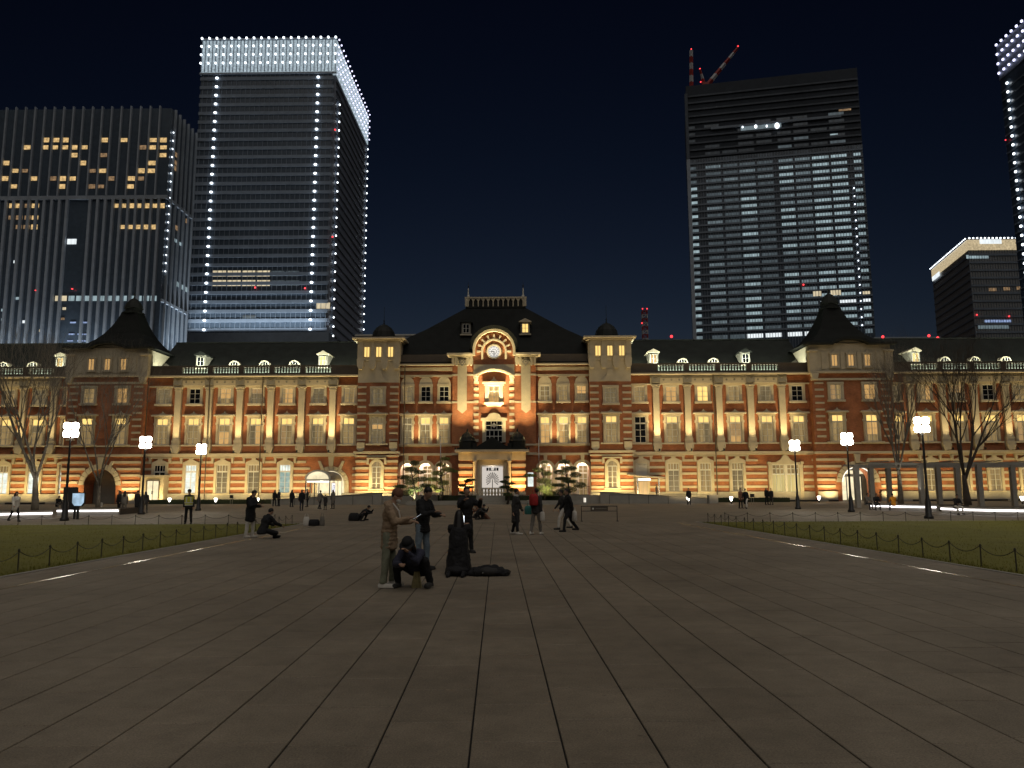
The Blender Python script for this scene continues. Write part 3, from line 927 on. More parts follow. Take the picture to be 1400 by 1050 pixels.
# --- slim domed towers flanking the middle
def small_tower(cx):
    y, hw = -1.0, 2.68
    b = MB(); b.box(cx - hw, cx + hw, y, 6, 0, 15.5); part('wall', b, 'brick', ST)
    b = MB(); b.box(cx - hw, cx + hw, y, 6, 15.5, 18.4); part('wall', b, 'stone', ST)
    b = MB(); b.box(cx - hw - .12, cx + hw + .12, y - .14, 6.1, 18.4, 21.2); part('wall', b, 'stone', ST)
    bx('cornice', cx - hw - .75, cx + hw + .75, y - .8, 6.4, 21.2, 21.42, 'stone', ST)
    bx('cornice', cx - hw - .35, cx + hw + .35, y - .4, 6.2, 20.98, 21.198, 'stone', ST)
    bx('plinth', cx - hw - .15, cx + hw + .15, y - .32, y + .01, 0, 1.2, 'granite', ST)
    for z0, z1 in BANDS:
        for s in (-1, 1):
            a, c = sorted((cx + s * 1.0, cx + s * (hw + .06)))
            bx('stone_band', a, c, y - .11, y + .01, z0, z1, 'stone', ST)
    bx('stone_band', cx - hw - .06, cx + hw + .06, y - .11, y + .01, 1.22, 1.5, 'stone', ST)
    bx('string_course', cx - hw - .3, cx + hw + .3, y - .42, y + .01, 6.25, 6.55, 'stone', ST)
    bx('string_course', cx - hw - .16, cx + hw + .16, y - .22, y + .01, 5.85, 6.05, 'stone', ST)
    for s in (-1, 1):
        quoins(cx + s * 2.1, 1.12, y, 7.9, 15.3)
        q = MB(); q.prism([(-.5, 6.62), (-.25, 6.6), (.25, 6.6), (.5, 6.9), (.5, 7.7), (-.5, 7.7), (-.5, 6.9)][1:], -.3, .01)
        part('corner_block', q, 'stone', ST, (cx + s * 2.1, y, 0))
    # ground floor window with round head
    q = MB()
    for s in (-1, 1): q.box(*sorted((s * .62, s * .95)), -.26, .01, 1.75, 4.6)
    q.ring(0, 4.6, .62, .95, -.26, .01, 0, PI, 12)
    q.box(-1.25, 1.25, -.36, .01, 5.56, 5.72); q.box(-1.05, 1.05, -.36, .01, 1.58, 1.748)
    for s in (-1, 1): q.box(*sorted((s * .98, s * 1.28)), -.34, .01, 4.9, 5.558)
    w = part('window', q, 'stone', ST, (cx, y, 0))
    q = MB(); q.box(-.62, .62, -.06, -.001, 1.75, 4.6); q.disc(0, 4.6, .62, -.058, -.002, 16, 0, 0, PI); part('pane', q, 'pane_dim', w)
    q = MB(); grid_frame(q, .62, 1.75, 4.6, -.13, -.07, 2, 4); part('window_frame', q, 'white_paint', w)
    window('2', cx, y, (Fa if cx < 0 else D, Fa if cx < 0 else Bt), True)
    window('3', cx, y, (Fa,), True, -.25)
    # keystone hood over the third floor window
    q = MB(); q.prism([(-1.35, 15.55), (1.35, 15.55), (.5, 16.25), (.32, 17.1), (-.32, 17.1), (-.5, 16.25)], -.12, .01); part('hood', q, 'stone', ST, (cx, y, 0))
    for c in (-2.35, -.8, .8, 2.35):
        q = MB(); q.prism([(-.22, 17.25), (.22, 17.25), (.42, 17.65), (.46, 18.5), (.3, 18.9), (-.3, 18.9), (-.46, 18.5), (-.42, 17.65)], -.42, .01)
        part('corbel', q, 'stone', ST, (cx + c, y, 0))
        bx('strip_pilaster', cx + c * 1.0 - .26, cx + c + .26, y - .24, y - .13, 18.9, 20.97, 'stone', ST)
    for c in (-1.55, 0, 1.55):
        q = MB(); q.box(-.36, .36, -.05, -.001, 18.85, 20.2); w = part('window', q, 'pane_bright', ST, (cx + c, y - .14, 0))
        q = MB(); grid_frame(q, .40, 18.8, 20.25, -.12, -.06, 2, 1, .08, .06); part('window_frame', q, 'stone', w)
    q = MB()
    q.lathe([(1.75, 21.42), (1.85, 21.55), (1.62, 21.7), (1.60, 22.1), (1.45, 22.8), (1.05, 23.4), (.5, 23.8), (.12, 23.95), (.06, 24.3), (.10, 24.45), (.03, 24.6), (.02, 26.4)], 16, (0, 2.2, 0))
    part('cupola', q, 'copper', ST, (cx, 0, 0), None, False)
    bx('floor_luminaire', cx - 2.2, cx + 2.2, y - 2.35, y - 2.15, 0, .22, 'iron', ST)
    strip('tower_light', cx - 2.1, cx + 2.1, y - 2.25, .26, 350, 28, (1.0, .73, .29), .12, ST, 130)

small_tower(-15.1)
small_tower(15.1)
# --- middle ranges with the round-headed arcade
TZ = 0.85                                     # terrace level in front of the middle
def middle(s):
    xs = [s * 6.6, s * 9.0, s * 11.4]
    a, c = sorted((s * 5.3, s * 12.5))
    b = MB(); b.box(a, c, 0, 12, 6.0, 18.0); part('wall', b, 'brick', ST)
    edges = sorted([s * 5.3, s * 7.8, s * 10.2, s * 12.5])
    for x in xs:
        lo = max(e for e in edges if e < x); hi = min(e for e in edges if e > x)
        arch_wall(lo, hi, x, .90, 4.15, 0, 6.0, 0, .7)
        q = MB()
        q.ring(0, 0, .905, 1.30, -.14, .01, 0, PI, 14)
        for k in (-1, 1): q.box(*sorted((k * .905, k * 1.19)), -.14, .01, -3.3, -.002)
        d = part('arch_surround', q, 'stone', ST, (x, 0, 4.15))
        q = MB(); q.prism([(-.17, 1.15), (.17, 1.15), (.26, 1.94), (-.26, 1.94)], -.26, .01); part('keystone', q, 'stone', d)
        # glazed door set back in the lit lobby
        q = MB(); grid_frame(q, .62, TZ, 3.75, 1.25, 1.34, 2, 4, .10, .05); grid_frame(q, .62, 3.75, 4.75, 1.25, 1.34, 2, 2, .08, .05)
        fr = part('lobby_window', q, 'white_paint', ST, (x + .15, 0, 0))
        q = MB(); q.box(-.60, .60, 1.29, 1.31, TZ, 4.7); part('pane', q, 'pane_dim', fr)
        # window railing
        q = MB(); q.box(-.9, .9, .1, .16, 1.95, 2.02)
        for k in range(7): q.box(-.78 + k * .26 - .03, -.78 + k * .26 + .03, .1, .16, TZ, 1.95)
        part('railing', q, 'bronze', ST, (x, 0, 0))
        sur, sl, fr3, rects = KIT['3']
        w = window('3', x, 0, (Dk,) if (s < 0 and x > -10) else ((Fa,) if s < 0 else ((D,) if x < 10 else (Fa,))), True, 0.15, .86)
        q = MB(); q.ring(0, 15.25, .0, 1.0, -.2, .01, 0, PI, 10); q.box(-1.02, 1.02, -.26, .01, 16.15, 16.35); part('window_head', q, 'stone', w)
        window('2', x, 0, {-1: {0: (D, Bt), 1: (D, Bt), 2: (Fa, Fa)}, 1: {0: (Wm, Bt), 1: (Wm, Bt), 2: (D, Bt)}}[s][xs.index(x)], True, 0, .84)
    b = MB(); b.box(a, c, 1.36, 12, 0, 6.0); part('lobby_wall', b, 'white_paint', ST)
    bx('lobby_floor', a, c, .702, 1.36, 0, TZ, 'granite', ST)
    strip('lobby_light', a + .2, c - .2, .98, 5.9, 900, 180, (1.0, .84, .60), .25, ST, 170)
    bx('plinth', a, c, -.18, .01, 0, TZ + .15, 'granite', ST) if False else None
    bx('string_course', a, c, -.34, .01, 6.02, 6.32, 'stone', ST)
    bx('string_course', a, c, -.22, .01, 7.2, 7.356, 'stone', ST)
    bx('string_course', a, c, -.26, .01, 16.38, 16.6, 'stone', ST)
    bx('stone_band', a, c, -.20, .01, 17.15, 17.6, 'stone', ST)
    bx('cornice', a, c, -.75, .3, 17.82, 18.0, 'stone', ST)
    bx('roof_curb', a, c, -.25, .5, 18.002, 19.3, 'bronze', ST)
    bx('floor_luminaire', a + .4, c - .4, -1.0, -.85, TZ, TZ + .12, 'iron', ST)
    strip('arcade_light', a + .5, c - .5, -.92, TZ + .15, 60, 15, (1.0, .72, .36), .10, ST, 130)
    for x in (s * 7.8, s * 10.2):
        spot('upper_wall_light', (x, -1.6, 6.6), (x, -.1, 13.6), 1500, (1.0, .77, .38), 70, 1.0, .1, ST)
middle(-1); middle(1)

# --- the gabled middle
CY = -1.5
glow('clock_glow', (1.0, .96, .88), .85, patch=.25)
b = MB(); b.box(-5.4, 5.4, CY, 8, 0, 18.75); part('wall', b, 'brick', ST)
# gable: stilted half round
P = [(-2.62, 18.752), (2.62, 18.752)] + [(2.62 * math.cos(R(a)), 19.6 + 2.62 * math.sin(R(a))) for a in range(0, 181, 9)]
q = MB(); q.prism(P, CY, 3.0); part('gable', q, 'brick', ST)
q = MB(); q.ring(0, 19.6, 2.45, 2.78, CY - .42, CY + .02, 0, PI, 28)
for s in (-1, 1): q.box(*sorted((s * 2.45, s * 2.78)), CY - .42, CY + .02, 18.9, 19.598)
part('gable_rim', q, 'stone', ST)
q = MB(); q.ring(0, 19.6, 2.785, 3.25, CY - .55, 3.2, R(2), R(178), 28); part('gable_roof', q, 'copper', ST)
q = MB(); q.ring(0, 19.45, 1.42, 1.66, CY - .20, CY + .02, 0, PI, 24)
for s in (-1, 1): q.box(*sorted((s * 1.42, s * 1.66)), CY - .20, CY + .02, 18.4, 19.448)
ga = part('oculus_arch', q, 'stone', ST)
for i in range(9):
    a = PI * i / 8
    q = MB(); q.ring(0, 0, 1.68, 2.25, CY - .17, CY + .02, a - .055, a + .055, 1)
    part('voussoir', q, 'stone', ST, (0, 0, 19.45))
q = MB(); q.ring(0, 0, .78, .98, -.14, .02, 0, 2 * PI, 28); ck = part('clock_frame', q, 'stone', ST, (0, CY, 19.42))
q = MB(); q.disc(0, 0, .775, -.07, -.002, 28); part('clock_face', q, 'clock_glow', ck)
q = MB()
for i in range(12):
    a = PI * i / 6
    q.prism([(.56 * math.cos(a) - .03, .56 * math.sin(a) - .05), (.56 * math.cos(a) + .03, .56 * math.sin(a) - .05), (.56 * math.cos(a) + .03, .56 * math.sin(a) + .05), (.56 * math.cos(a) - .03, .56 * math.sin(a) + .05)], -.085, -.072)
q.ring(0, 0, .30, .34, -.084, -.072, 0, 2 * PI, 24); q.ring(0, 0, .66, .70, -.084, -.072, 0, 2 * PI, 28)
q.box(-.045, .045, -.10, -.087, -.62, .05); q.box(-.44, .05, -.115, -.102, -.045, .045)
part('clock_hand', q, 'iron', ck)
for a in (0, 90, 180, 270):
    q = MB(); q.lathe([(.10, 0), (.10, .12)], 8, (0, 0, 0)); part('boss', q, 'bronze', ck, (1.02 * math.cos(R(a)), -.1, 1.02 * math.sin(R(a)) - .05))
for s in (-1, 1):
    a, c = sorted((s * 2.8, s * 6.05))
    bx('cornice', a, c, CY - 1.0, CY + 3, 18.86, 19.12, 'stone', ST)
    a2, c2 = sorted((s * 2.8, s * 5.75))
    bx('cornice', a2, c2, CY - .62, CY + .01, 18.66, 18.858, 'stone', ST)
    bx('frieze', *sorted((s * 2.72, s * 5.45)), CY - .10, CY + .01, 17.72, 18.658, 'stone', ST)
    for c in (2.95, 3.4, 4.85, 5.3):
        q = MB(); q.prism([(-.11, 17.55), (.11, 17.55), (.16, 18.0), (.16, 18.656), (-.16, 18.656), (-.16, 18.0)], -.5, .0); part('modillion', q, 'stone', ST, (s * c, CY - .1, 0))
    q = MB(); q.prism([(0, -.55), (.5, 0), (0, .55), (-.5, 0)], -.3, 0); em = part('diamond_emblem', q, 'stone_dark', ST, (s * 4.12, CY - .2, 18.0))
    q = MB(); q.ring(0, 0, .12, .22, -.36, -.302, 0, 2 * PI, 14); part('emblem_ring', q, 'stone', em)
    q = MB(); q.prism([(-.60, 11.85), (0, 11.35), (.60, 11.85), (.60, 17.7), (-.60, 17.7)], -.14, .01); part('stone_strip', q, 'stone', ST, (s * 4.12, CY, 0))
    for z in (16.25, 12.7):
        bx('string_course', *sorted((s * 2.65, s * 3.5)), CY - .09, CY + .01, z, z + .24, 'stone', ST)
        bx('string_course', *sorted((s * 4.74, s * 5.46)), CY - .09, CY + .01, z, z + .24, 'stone', ST)
    # toothed strips beside the centre windows
    z = 7.7
    while z < 15.6:
        bx('quoin', *sorted((s * 1.98, s * 2.62)), CY - .26, CY + .01, z, z + .34, 'stone', ST)
        bx('brick_course', *sorted((s * 2.04, s * 2.56)), CY - .18, CY + .01, z + .342, z + .83, 'brick', ST)
        z += .832
    q = MB(); q.lathe([(.2, -.3), (.28, 0), (.3, .3), (.36, .45)], 10, (0, 0, 0)); part('capital', q, 'stone', ST, (s * 2.3, CY - .2, 15.75))
    bx('string_course', *sorted((s * 2.7, s * 5.46)), CY - .18, CY + .01, 7.2, 7.42, 'stone', ST)
    bx('string_course', *sorted((s * 2.7, s * 5.46)), CY - .22, CY + .01, 6.0, 6.3, 'stone', ST)
# panel over the segmental hood
def seg(x): return 16.2 + .9 * (1 - (x / 2.65) ** 2)
xs = [-2.65 + 5.3 * i / 20 for i in range(21)]
q = MB(); q.prism([(x, seg(x)) for x in xs] + [(2.65, 17.7), (-2.65, 17.7)], CY - .22, CY + .01); part('hood_panel', q, 'stone', ST)
q = MB(); q.prism([(x, seg(x) - .28) for x in xs] + [(x, seg(x) - .003) for x in reversed(xs)], CY - .52, CY + .01); part('hood_rim', q, 'stone', ST)
# centre windows
q = MB()
for s in (-1, 1): q.box(*sorted((s * .72, s * 1.15)), -.28, .01, 12.75, 14.95)
q.box(-1.3, 1.3, -.32, .01, 14.952, 15.22); q.box(-1.5, 1.5, -.5, .01, 15.222, 15.42)
q.prism([(-.6, 15.422), (.6, 15.422), (.2, 15.75), (0, 16.15), (-.2, 15.75)], -.3, .01)
q.box(-1.25, 1.25, -.5, .01, 12.5, 12.748); q.prism([(-.9, 12.25), (.9, 12.25), (1.1, 12.498), (-1.1, 12.498)], -.36, .01)
w = part('window', q, 'stone', ST, (0, CY, 0))
q = MB(); q.box(-.7, .7, -.06, -.001, 12.76, 14.9); part('pane', q, 'pane_warm', w)
q = MB(); grid_frame(q, .72, 12.75, 14.95, -.13, -.07, 2, 3); part('window_frame', q, 'white_paint', w)
q = MB()
for s in (-1, 1): q.box(*sorted((s * 1.1, s * 1.5)), -.30, .01, 7.6, 10.4)
q.prism([(-1.7, 10.402), (1.7, 10.402), (1.7, 10.7), (.95, 10.8), (.6, 11.25), (0, 11.4), (-.6, 11.25), (-.95, 10.8), (-1.7, 10.7)], -.42, .01)
w = part('window', q, 'stone', ST, (0, CY, 0))
q = MB(); q.box(-1.1, 1.1, -.06, -.001, 7.6, 10.4); part('pane', q, 'dark_glass', w)
q = MB()
grid_frame(q, 1.1, 7.6, 9.2, -.14, -.07, 4, 2, .09, .09); grid_frame(q, 1.1, 9.2, 10.4, -.14, -.07, 3, 2, .09, .07)
q.prism([(0, 9.45), (.32, 9.8), (0, 10.15), (-.32, 9.8)], -.17, -.142); part('window_frame', q, 'white_paint', w)
bx('spandrel_panel', -1.65, 1.65, CY - .12, CY + .01, 11.42, 12.2, 'brick', ST)

# --- steep middle roof, dormers and cresting
prof = [(18.2, 14.4, -.35, 14.4), (21.6, 12.9, 2.2, 11.8), (23.5, 9.5, 3.6, 10.4), (26.85, 4.15, 5.2, 8.8)]
vs_, fs_ = [], []
for z, hx, yf, yb in prof:
    vs_ += [(-hx, yf, z), (hx, yf, z), (hx, yb, z), (-hx, yb, z)]
for i in range(len(prof) - 1):
    for j in range(4):
        a = 4 * i + j; b_ = 4 * i + (j + 1) % 4
        fs_.append((a, b_, b_ + 4, a + 4))
t = 4 * (len(prof) - 1); fs_.append((t, t + 1, t + 2, t + 3))
q = MB(); q.add(vs_, fs_); part('middle_roof', q, 'slate', ST)
dormer(-3.95, Dk, 2.6, 22.45); dormer(4.1, Bt, 2.6, 22.45)
q = MB(); q.box(-4.2, 4.2, 5.1, 8.9, 26.86, 27.05); cr = part('roof_platform', q, 'copper', ST)
bx('crest_rail', -4.35, 4.35, 5.0, 5.35, 28.2, 28.42, 'stone', ST)
bx('crest_wall', -4.1, 4.1, 5.25, 5.30, 27.052, 28.19, 'copper', ST)
for i in range(12):
    x = -3.85 + 7.7 * i / 11
    q = MB(); q.prism([(-.08, 27.06), (.08, 27.06), (.08, 27.8), (.32, 28.195), (-.32, 28.195), (-.08, 27.8)], 5.06, 5.22); part('crest_post', q, 'stone', ST, (x, 0, 0))
for s in (-1, 1):
    bx('crest_pier', *sorted((s * 3.95, s * 4.3)), 5.02, 5.4, 27.052, 28.198, 'stone', ST)
    q = MB(); q.lathe([(.20, 0), (.2, .15), (.10, .3), (.085, 1.1), (.05, 1.3)], 8); part('finial', q, 'white_paint', ST, (s * 3.85, 5.2, 28.42))
    q = MB(); q.lathe([(.03, 0), (.09, .3), (.03, .5), (.015, .9)], 6); part('finial_spike', q, 'iron', ST, (s * 3.85, 5.2, 29.72))

# --- porch of the middle entrance
PX, PY = -.12, -5.0
glow('door_glow', (1.0, .90, .80), .62, sample=True)
b = MB()
for s in (-1, 1): b.box(*sorted((s * 2.45, s * 4.05)), PY, CY, TZ, 5.3)
part('porch_pier', b, 'brick', ST, (PX, 0, 0))
for s in (-1, 1):
    for z in (1.0, 1.85, 2.7, 3.55, 4.4, 5.2):
        bx('stone_band', PX + min(s * 2.38, s * 4.15), PX + max(s * 2.38, s * 4.15), PY - .10, PY + 1.2, z, z + .36, 'stone', ST)
    q = MB(); q.lathe([(.3, TZ), (.3, TZ + .25), (.22, TZ + .4), (.21, 3.2), (.18, 4.9), (.26, 5.0), (.28, 5.25)], 14); part('porch_column', q, 'stone', ST, (PX + s * 2.12, PY - .25, 0), None, True)
    bx('door_jamb', PX + min(s * 1.42, s * 1.85), PX + max(s * 1.42, s * 1.85), PY + .1, PY + .9, TZ, 5.25, 'stone', ST)
bx('door_lintel', PX - 1.42, PX + 1.42, PY + .12, PY + .9, 4.62, 5.25, 'stone', ST)
bx('entablature', PX - 4.15, PX + 4.15, PY - .1, CY, 5.56, 6.2, 'stone', ST)
bx('entablature', PX - 2.5, PX + 2.5, PY - .45, PY - .102, 5.262, 6.19, 'stone', ST)
bx('entablature', PX - 2.37, PX + 2.37, PY - .1, CY - .5, 5.262, 5.558, 'stone', ST)
bx('cornice', PX - 4.55, PX + 4.55, PY - .75, CY, 6.22, 6.5, 'stone', ST)
bx('porch_roof', PX - 4.3, PX + 4.3, PY - .45, CY, 6.502, 6.75, 'copper', ST)
q = MB(); q.prism([(-2.1, 6.752), (2.1, 6.752), (1.0, 7.45), (.3, 7.9), (0, 8.15), (-.3, 7.9), (-1.0, 7.45)], PY - .3, PY + .6); part('porch_pediment', q, 'copper', ST, (PX, 0, 0))
for s in (-1, 1):
    q = MB(); q.lathe([(1.02, 6.752), (1.02, 7.55), (1.12, 7.6), (.98, 7.75), (.88, 8.1), (.55, 8.5), (.2, 8.75), (.1, 8.85), (.12, 9.0), (.03, 9.2)], 12, (0, PY + .75, 0)); part('porch_turret', q, 'copper', ST, (PX + s * 3.12, 0, 0))
    bx('porch_parapet', PX + min(s * 1.9, s * 2.4), PX + max(s * 1.9, s * 2.4), PY - .2, PY + .5, 6.752, 7.3, 'copper', ST)
# bright door with a palm-leaf grille
bx('porch_floor', PX - 2.45, PX + 2.45, PY - .6, CY, .0, TZ + .02, 'granite', ST)
bx('door_glass', PX - 1.42, PX + 1.42, PY + 1.6, PY + 1.68, TZ + .02, 4.62, 'door_glow', ST)
q = MB()
q.box(-1.42, -1.30, 0, .08, TZ + .05, 4.6); q.box(1.30, 1.42, 0, .08, TZ + .05, 4.6); q.box(-1.3, 1.3, .01, .07, 4.48, 4.6)
gr = part('door_grille', q, 'white_paint', ST, (PX, PY + 1.2, 0))
for x0, x1 in ((-.75, -.5), (-.42, .42), (.5, .75)):
    q = MB(); q.box(x0, x1, -.03, 0, 3.95, 4.32); part('door_light', q, 'dark_glass', gr)
q = MB()
for i in range(15):
    a = R(-30 + 240 * i / 14)
    q.tube([(.22 * math.cos(a), 0, 2.75 + .26 * math.sin(a)), (.80 * math.cos(a), 0, 2.75 + 1.0 * math.sin(a))], [.025, .06], 5)
q.tube([(0, 0, 1.2), (0, 0, 2.9)], .045, 6)
for k in range(9): q.tube([(-1.2 + .3 * k, 0, 1.25), (-1.2 + .3 * k, 0, 1.75)], .014, 4)
q.box(-1.3, 1.3, -.02, .02, 1.74, 1.78)
part('palm_leaf', q, 'iron', gr, (0, -.06, 0))
BAL2 = balus.mesh('baluster', 'stone', True)
bx('balustrade_rail', PX - 1.8, PX + 1.8, PY - .62, PY - .42, 1.72, 1.86, 'stone', ST)
for k in range(9): obj('baluster', BAL2, ST, (PX - 1.55 + 3.1 * k / 8, PY - .52, TZ + .03), None, (1.3, 1.3, 1.07))
for s in (-1, 1):
    bx('floor_luminaire', PX + s * 3.25 - .6, PX + s * 3.25 + .6, PY - 1.1, PY - .95, TZ, TZ + .14, 'iron', ST)
    strip('porch_pier_light', PX + s * 3.25 - .5, PX + s * 3.25 + .5, PY - 1.02, TZ + .18, 170, 18, (1.0, .60, .2), .1, ST, 110)
    spot('gable_light', (PX + s * 4.52, -5.3, 6.75), (s * 4.05, CY, 14.6), 12000, (1.0, .77, .37), 58, 1.0, .12, ST)
    obj('uplight', UPL, ST, (PX + s * 4.52, -5.3, 6.502))
    spot('gable_light', (s * 1.75, -3.9, 7.05), (s * 1.6, CY, 14.0), 3400, (1.0, .77, .37), 66, 1.0, .12, ST)
    spot('gable_light', (s * 1.0, -4.2, 7.05), (s * .9, CY, 19.5), 22000, (1.0, .79, .40), 34, .8, .12, ST)
    obj('uplight', UPL, ST, (s * 1.75, -3.9, 6.752)); obj('uplight', UPL, ST, (s * 1.0, -4.2, 6.752))
l = bpy.data.lights.new('porch_lamp', 'POINT'); l.energy = 30; l.color = (1, .9, .75); l.shadow_soft_size = .25
obj('porch_lamp', l, ST, (PX, PY + .8, 4.2))
q = MB(); q.box(-.35, .35, 0, .06, 0, 1.75); part('notice_window', q, 'pane_cool', ST, (4.65, CY - .08, 2.0))

# --- arched side entrance with a vaulted glass canopy
AX = -21.2
voussoirs(AX, 2.35, 1.75, 2.35, -.02, 11)
for k in (-1, 1):
    q = MB(); q.box(*sorted((k * 1.75, k * 2.35)), -.15, .01, .1, 2.33); part('arch_jamb', q, 'stone', ST, (AX, 0, 0))
    q = MB(); q.prism([(k * .95, 4.45), (k * 1.3, 4.25), (k * 1.75, 5.4), (k * 1.4, 5.4)][::k], -.2, .01); part('splayed_block', q, 'stone', ST, (AX, 0, 0))
q = MB(); q.prism([(-.24, 4.72), (.24, 4.72), (.36, 5.94), (-.36, 5.94)], -.34, .01); part('keystone', q, 'stone', ST, (AX, 0, 0))
q = MB(); q.disc(0, 2.35, 1.74, -.06, -.012, 24, 0, 0, PI); q.box(-1.74, 1.74, -.058, -.012, .1, 2.349); part('door_glass', q, 'lit_cream', ST, (AX, 0, 0))
can = obj('entrance_canopy', (lambda bb: (bb.box(-1.5, 1.5, -6.5, -.2, 2.78, 2.95), bb.mesh('entrance_canopy', 'white_paint'))[1])(MB()), ST, (AX, 0, 0))
q = MB()
vs_, fs_ = [], []
for y in (-6.5, -.2):
    for i in range(13):
        a = PI * i / 12; vs_.append((1.5 * math.cos(a), y, 2.95 + 1.05 * math.sin(a)))
for i in range(12): fs_.append((i, i + 1, i + 14, i + 13))
q.add(vs_, fs_); part('vault_glass', q, 'stone_dark', can)
q = MB(); q.prism([(1.5 * math.cos(PI * i / 12), 2.95 + 1.05 * math.sin(PI * i / 12)) for i in range(13)], -6.52, -6.47); part('vault_end', q, 'lit_cream', can)
q = MB()
for i in range(12):
    a0, a1 = PI * i / 12, PI * (i + 1) / 12
    q.prism([(1.36 * math.cos(a0), 2.95 + .93 * math.sin(a0)), (1.58 * math.cos(a0), 2.95 + 1.13 * math.sin(a0)), (1.58 * math.cos(a1), 2.95 + 1.13 * math.sin(a1)), (1.36 * math.cos(a1), 2.95 + .93 * math.sin(a1))], -6.62, -6.40)
part('vault_rim', q, 'white_paint', can)
for y in (-6.4, -4.4, -2.4, -.3):
    for k in (-1, 1):
        q = MB(); q.box(k * 1.45 - .06, k * 1.45 + .06, y - .06, y + .06, .05, 2.78); part('canopy_post', q, 'steel', can)
for i, (y0, y1) in enumerate(((-6.3, -4.5), (-4.3, -2.5), (-2.3, -.4))):
    q = MB(); q.box(1.44, 1.47, y0, y1, .12, 2.75); part('side_glass', q, 'lit_cream', can)
q = MB(); q.box(1.52, 1.56, -5.9, -4.0, 1.35, 2.55); sg = part('sign_board', q, 'white_paint', can)
sgn = glow('sign_face', (.96, .97, 1.0), 1.1)
q = MB(); q.box(1.565, 1.575, -5.8, -4.1, 1.42, 2.48); part('sign_face', q, 'sign_face', sg)
mat('sign_ink', (.16, .16, .42), .6)
q = MB()                                      # the sign's dark blue mark: a bracket stroke and a hooked stroke
for i in range(6):
    a0 = R(120 + 20 * i); a1 = R(140 + 20 * i)
    q.tube([(1.585, -5.0 + .34 * math.cos(a0), 1.95 + .36 * math.sin(a0)), (1.585, -5.0 + .34 * math.cos(a1), 1.95 + .36 * math.sin(a1))], .03, 5)
q.tube([(1.585, -4.95, 2.2), (1.585, -4.45, 2.2), (1.585, -4.6, 1.9), (1.585, -4.7, 1.62)], .035, 5)
q.tube([(1.585, -4.85, 2.0), (1.585, -4.5, 2.02)], .03, 5)
part('sign_mark', q, 'sign_ink', sg)
q = MB(); q.box(-1.35, 1.35, -6.35, -6.33, 2.55, 2.76); part('canopy_fascia', q, 'lit_white', can)
l = bpy.data.lights.new('canopy_light', 'POINT'); l.energy = 140; l.color = (1, .9, .65); l.shadow_soft_size = .4
obj('canopy_light', l, ST, (AX, -4.5, 2.5))

# small side door with a flat cornice
DX = -43.53
bx('door_porch', DX - 1.75, DX + 1.2, -1.5, 0.0, 0, 3.35, 'stone', ST)
bx('cornice', DX - 1.95, DX + 1.4, -1.8, 0.0, 3.352, 3.6, 'stone', ST)
q = MB(); grid_frame(q, .85, .1, 3.0, -.10, -.01, 2, 1, .12, .10); d = part('door', q, 'bronze', ST, (DX - .1, -1.5, 0))
q = MB(); q.box(-.8, .8, -.05, -.002, .15, 2.95); part('pane', q, 'lit_cream', d)
q = MB(); q.box(-.1, -.05, -.16, -.10, 1.2, 1.6); q.box(.05, .1, -.16, -.10, 1.2, 1.6); part('handle', q, 'iron', d)
# flat glass awning on the other side
EX = 18.96
q = MB(); q.add([(-2.0, -3.2, 3.35), (2.6, -3.2, 2.95), (2.6, -.05, 2.95), (-2.0, -.05, 3.35), (-2.0, -3.2, 3.5), (2.6, -3.2, 3.1), (2.6, -.05, 3.1), (-2.0, -.05, 3.5)],
                [(0, 3, 2, 1), (4, 5, 6, 7), (0, 1, 5, 4), (1, 2, 6, 5), (2, 3, 7, 6), (3, 0, 4, 7)]); aw = part('awning', q, 'stone', ST, (EX, 0, 0))
for x in (-.95, 1.7):
    q = MB(); q.box(x - .09, x + .09, -3.0, -2.82, 0, 2.94); part('awning_post', q, 'steel', aw)
q = MB(); q.box(-.85, .75, -2.6, -2.45, 2.72, 2.90); part('awning_light', q, 'led', aw)
q = MB(); q.box(-.75, .75, -.9, 0, .1, 2.6); part('door', q, 'pane_warm', aw)
# broad glazed doorway with an ogee head
GX = 37.46
q = MB()
for s in (-1, 1):
    q.box(*sorted((s * 1.75, s * 2.2)), -.30, .01, .1, 4.75)
    q.box(*sorted((s * 1.9, s * 2.3)), -.4, .01, 4.752, 5.05)
q.prism([(-1.88, 4.752), (1.88, 4.752), (1.88, 4.95), (1.2, 5.0), (.6, 5.35), (.35, 5.8), (0, 5.94), (-.35, 5.8), (-.6, 5.35), (-1.2, 5.0), (-1.88, 4.95)], -.36, .01)
d = part('doorway', q, 'stone', ST, (GX, 0, 0))
q = MB(); q.box(-1.75, 1.75, -.06, -.012, .15, 3.35); part('door_glass', q, 'lit_yellow', d)
q = MB(); q.box(-1.75, 1.75, -.06, -.012, 3.55, 4.75); part('fanlight', q, 'pane_dim', d)
q = MB()
for s in (-1, 1):
    for k in range(4): q.box(s * .95 - .75 + .5 * k - .05, s * .95 - .75 + .5 * k + .05, -.16, -.062, 3.55, 4.7)
    q.box(s * .95 - .75, s * .95 + .75, -.15, -.064, 4.1, 4.2); q.box(s * .95 - .8, s * .95 + .8, -.15, -.064, 4.6, 4.75)
q.box(-1.75, 1.75, -.2, -.062, 3.35, 3.55); q.box(-.16, .16, -.22, -.062, .15, 4.75)
for c in (-1.2, -.65, .65, 1.2): q.box(c - .025, c + .025, -.12, -.062, .15, 3.35)
part('door_frame', q, 'white_paint', d)
# rain pipes
for x, z1 in ((-38.0, 16.4), (-31.0, 16.4), (27.9, 16.4), (-12.35, 17.8), (12.35, 17.8), (58.9, 16.4), (-46.1, 16.4), (41.3, 16.4)):
    q = MB(); q.tube([(0, 0, .4), (0, 0, z1)], .07, 6); part('rain_pipe', q, 'bronze', ST, (x + .62, -.60, 0))
